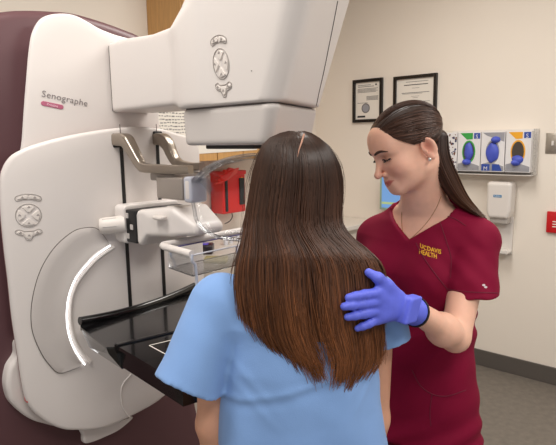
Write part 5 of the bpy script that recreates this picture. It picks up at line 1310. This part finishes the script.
for i in range(2300):
    s = 1 if n2.random() < 0.5 else -1
    cl = n2.integers(0, 46) / 46
    if n2.random() < 0.62: st = to_local_dir(hairline(s, min(1, max(0, cl + n2.normal() * 0.012))))
    else:   # roots along the parting from the forehead to the crown
        pp = n2.random(); st = unit(A([0.10 * s * n2.random() + 0.02, 0.75 - 1.0 * pp, 0.65 + 0.35 * math.sin(pp * 2.4)]))
    g = unit(gather + A([0.18 * s * n2.random(), 0, 0.25 * (n2.random() - 0.35)]))
    lift = 0.02 + 0.05 * n2.random(); ph = n2.uniform(0, 6.28); pth = []
    for k in range(16):
        t = k / 15; v = slerp(st, g, t); side = np.cross(st, g); v = unit(v + A([0, 0, 1.0]) * 0.20 * math.sin(math.pi * t) * (0.6 + 0.4 * abs(st[2])))
        pth.append(hl(*cap_pt(v, lift * min(1, 0.15 + t * 3.2) * (1 - 0.3 * t))))
    paths.append(pth); tt = np.linspace(0, 1, 16); rads.append(np.interp(tt, [0, 0.15, 1], [0.0005, 0.0011, 0.0011]) * n2.uniform(0.8, 1.2))
    vv = math.exp(n2.normal() * 0.2); c = (K1 + (K2 - K1) * n2.random()) * vv; c[3] = 1; cols.append(np.tile(c, (16, 1)))
V1, F1, C1 = strands(paths, rads, cols)
paths = []; rads = []; cols = []
# falling lengths: from the back of the head past the neck to behind the shoulder
gl0 = [(439, 138, 1.39), (440, 158, 1.375), (449, 180, 1.375), (460, 198, 1.385), (473, 210, 1.385), (486, 219, 1.375)]
for i in range(620):
    u = n2.normal() * 0.45; u = max(-1, min(1, u)); w = n2.random(); L_ = n2.uniform(0.78, 1.0) if n2.random() < 0.8 else n2.uniform(0.5, 0.8)
    P = []
    for (x, y, D), wd_ in zip(gl0, (9, 10, 10, 8, 5, 2.0)):
        P.append(at(x + u * wd_, y - 0.3 * u * wd_, D + (w - 0.5) * 0.05 - 0.02 * (1 - u * u)))
    P = A(crom(P, 5)); m = max(6, int(len(P) * L_)); P = resamp(P[:m], 20)
    paths.append(P); tt = np.linspace(0, 1, 20); rads.append(np.interp(tt, [0, 0.2, 0.7, 1], [0.001, 0.0012, 0.0010, 0.0003]))
    c = K2[None] + (K3 - K2)[None] * (tt[:, None] ** 1.5) * n2.uniform(0.3, 1.1); c = c * math.exp(n2.normal() * 0.2); c[:, 3] = 1; cols.append(c)
V2, F2, C2 = strands(paths, rads, cols)
# under cap
def capsdf(p):
    q = (p - nh_o) @ NHR.T / HSC; d = s_ell(q, EC, ER * 1.015)
    ax = np.abs(q[:, 0])
    # remove the face side: plane through the hairline
    yl = np.interp(q[:, 2], [-0.06, -0.035, -0.01, 0.014, 0.03, 0.05, 0.066, 0.085], [-0.062, -0.046, -0.034, -0.014, 0.024, 0.050, 0.064, 0.095])
    yl2 = yl + np.interp(ax, [0.0, 0.05, 0.08], [0.018, 0.006, 0.0]) * (q[:, 2] > 0.04)
    d = np.maximum(d, -s_ell(np.stack([ax, q[:, 1], q[:, 2]], 1), (0.082, -0.016, -0.018), (0.02, 0.022, 0.031))); d = np.maximum(d, q[:, 1] - yl2); d = np.maximum(d, -0.07 - q[:, 2])
    # tail
    t = None
    for a, b, r1, r2 in zip(gl0[:-1], gl0[1:], (0.022, 0.024, 0.021, 0.014, 0.007), (0.024, 0.021, 0.014, 0.007, 0.003)):
        e = s_cone(p, at(*a), at(*b), r1, r2); t = e if t is None else smin(t, e, 0.008)
    return smin(d * HSC, t, 0.01)
V3, F3 = surf(capsdf, nh_o - A([0.16, 0.18, 0.22]), nh_o + A([0.26, 0.26, 0.17]), 0.003)
C3 = np.tile(K2 * 0.8, (len(V3), 1)); C3[:, 3] = 1
Vn = np.concatenate([V1, V2, V3]); Fn = np.concatenate([F1, F2 + len(V1), F3 + len(V1) + len(V2)]); Cn = np.concatenate([C1, C2, C3])
big_mesh('hair', Vn, Fn, M['hair'], nr, Cn, True, 'dark brown hair swept back')
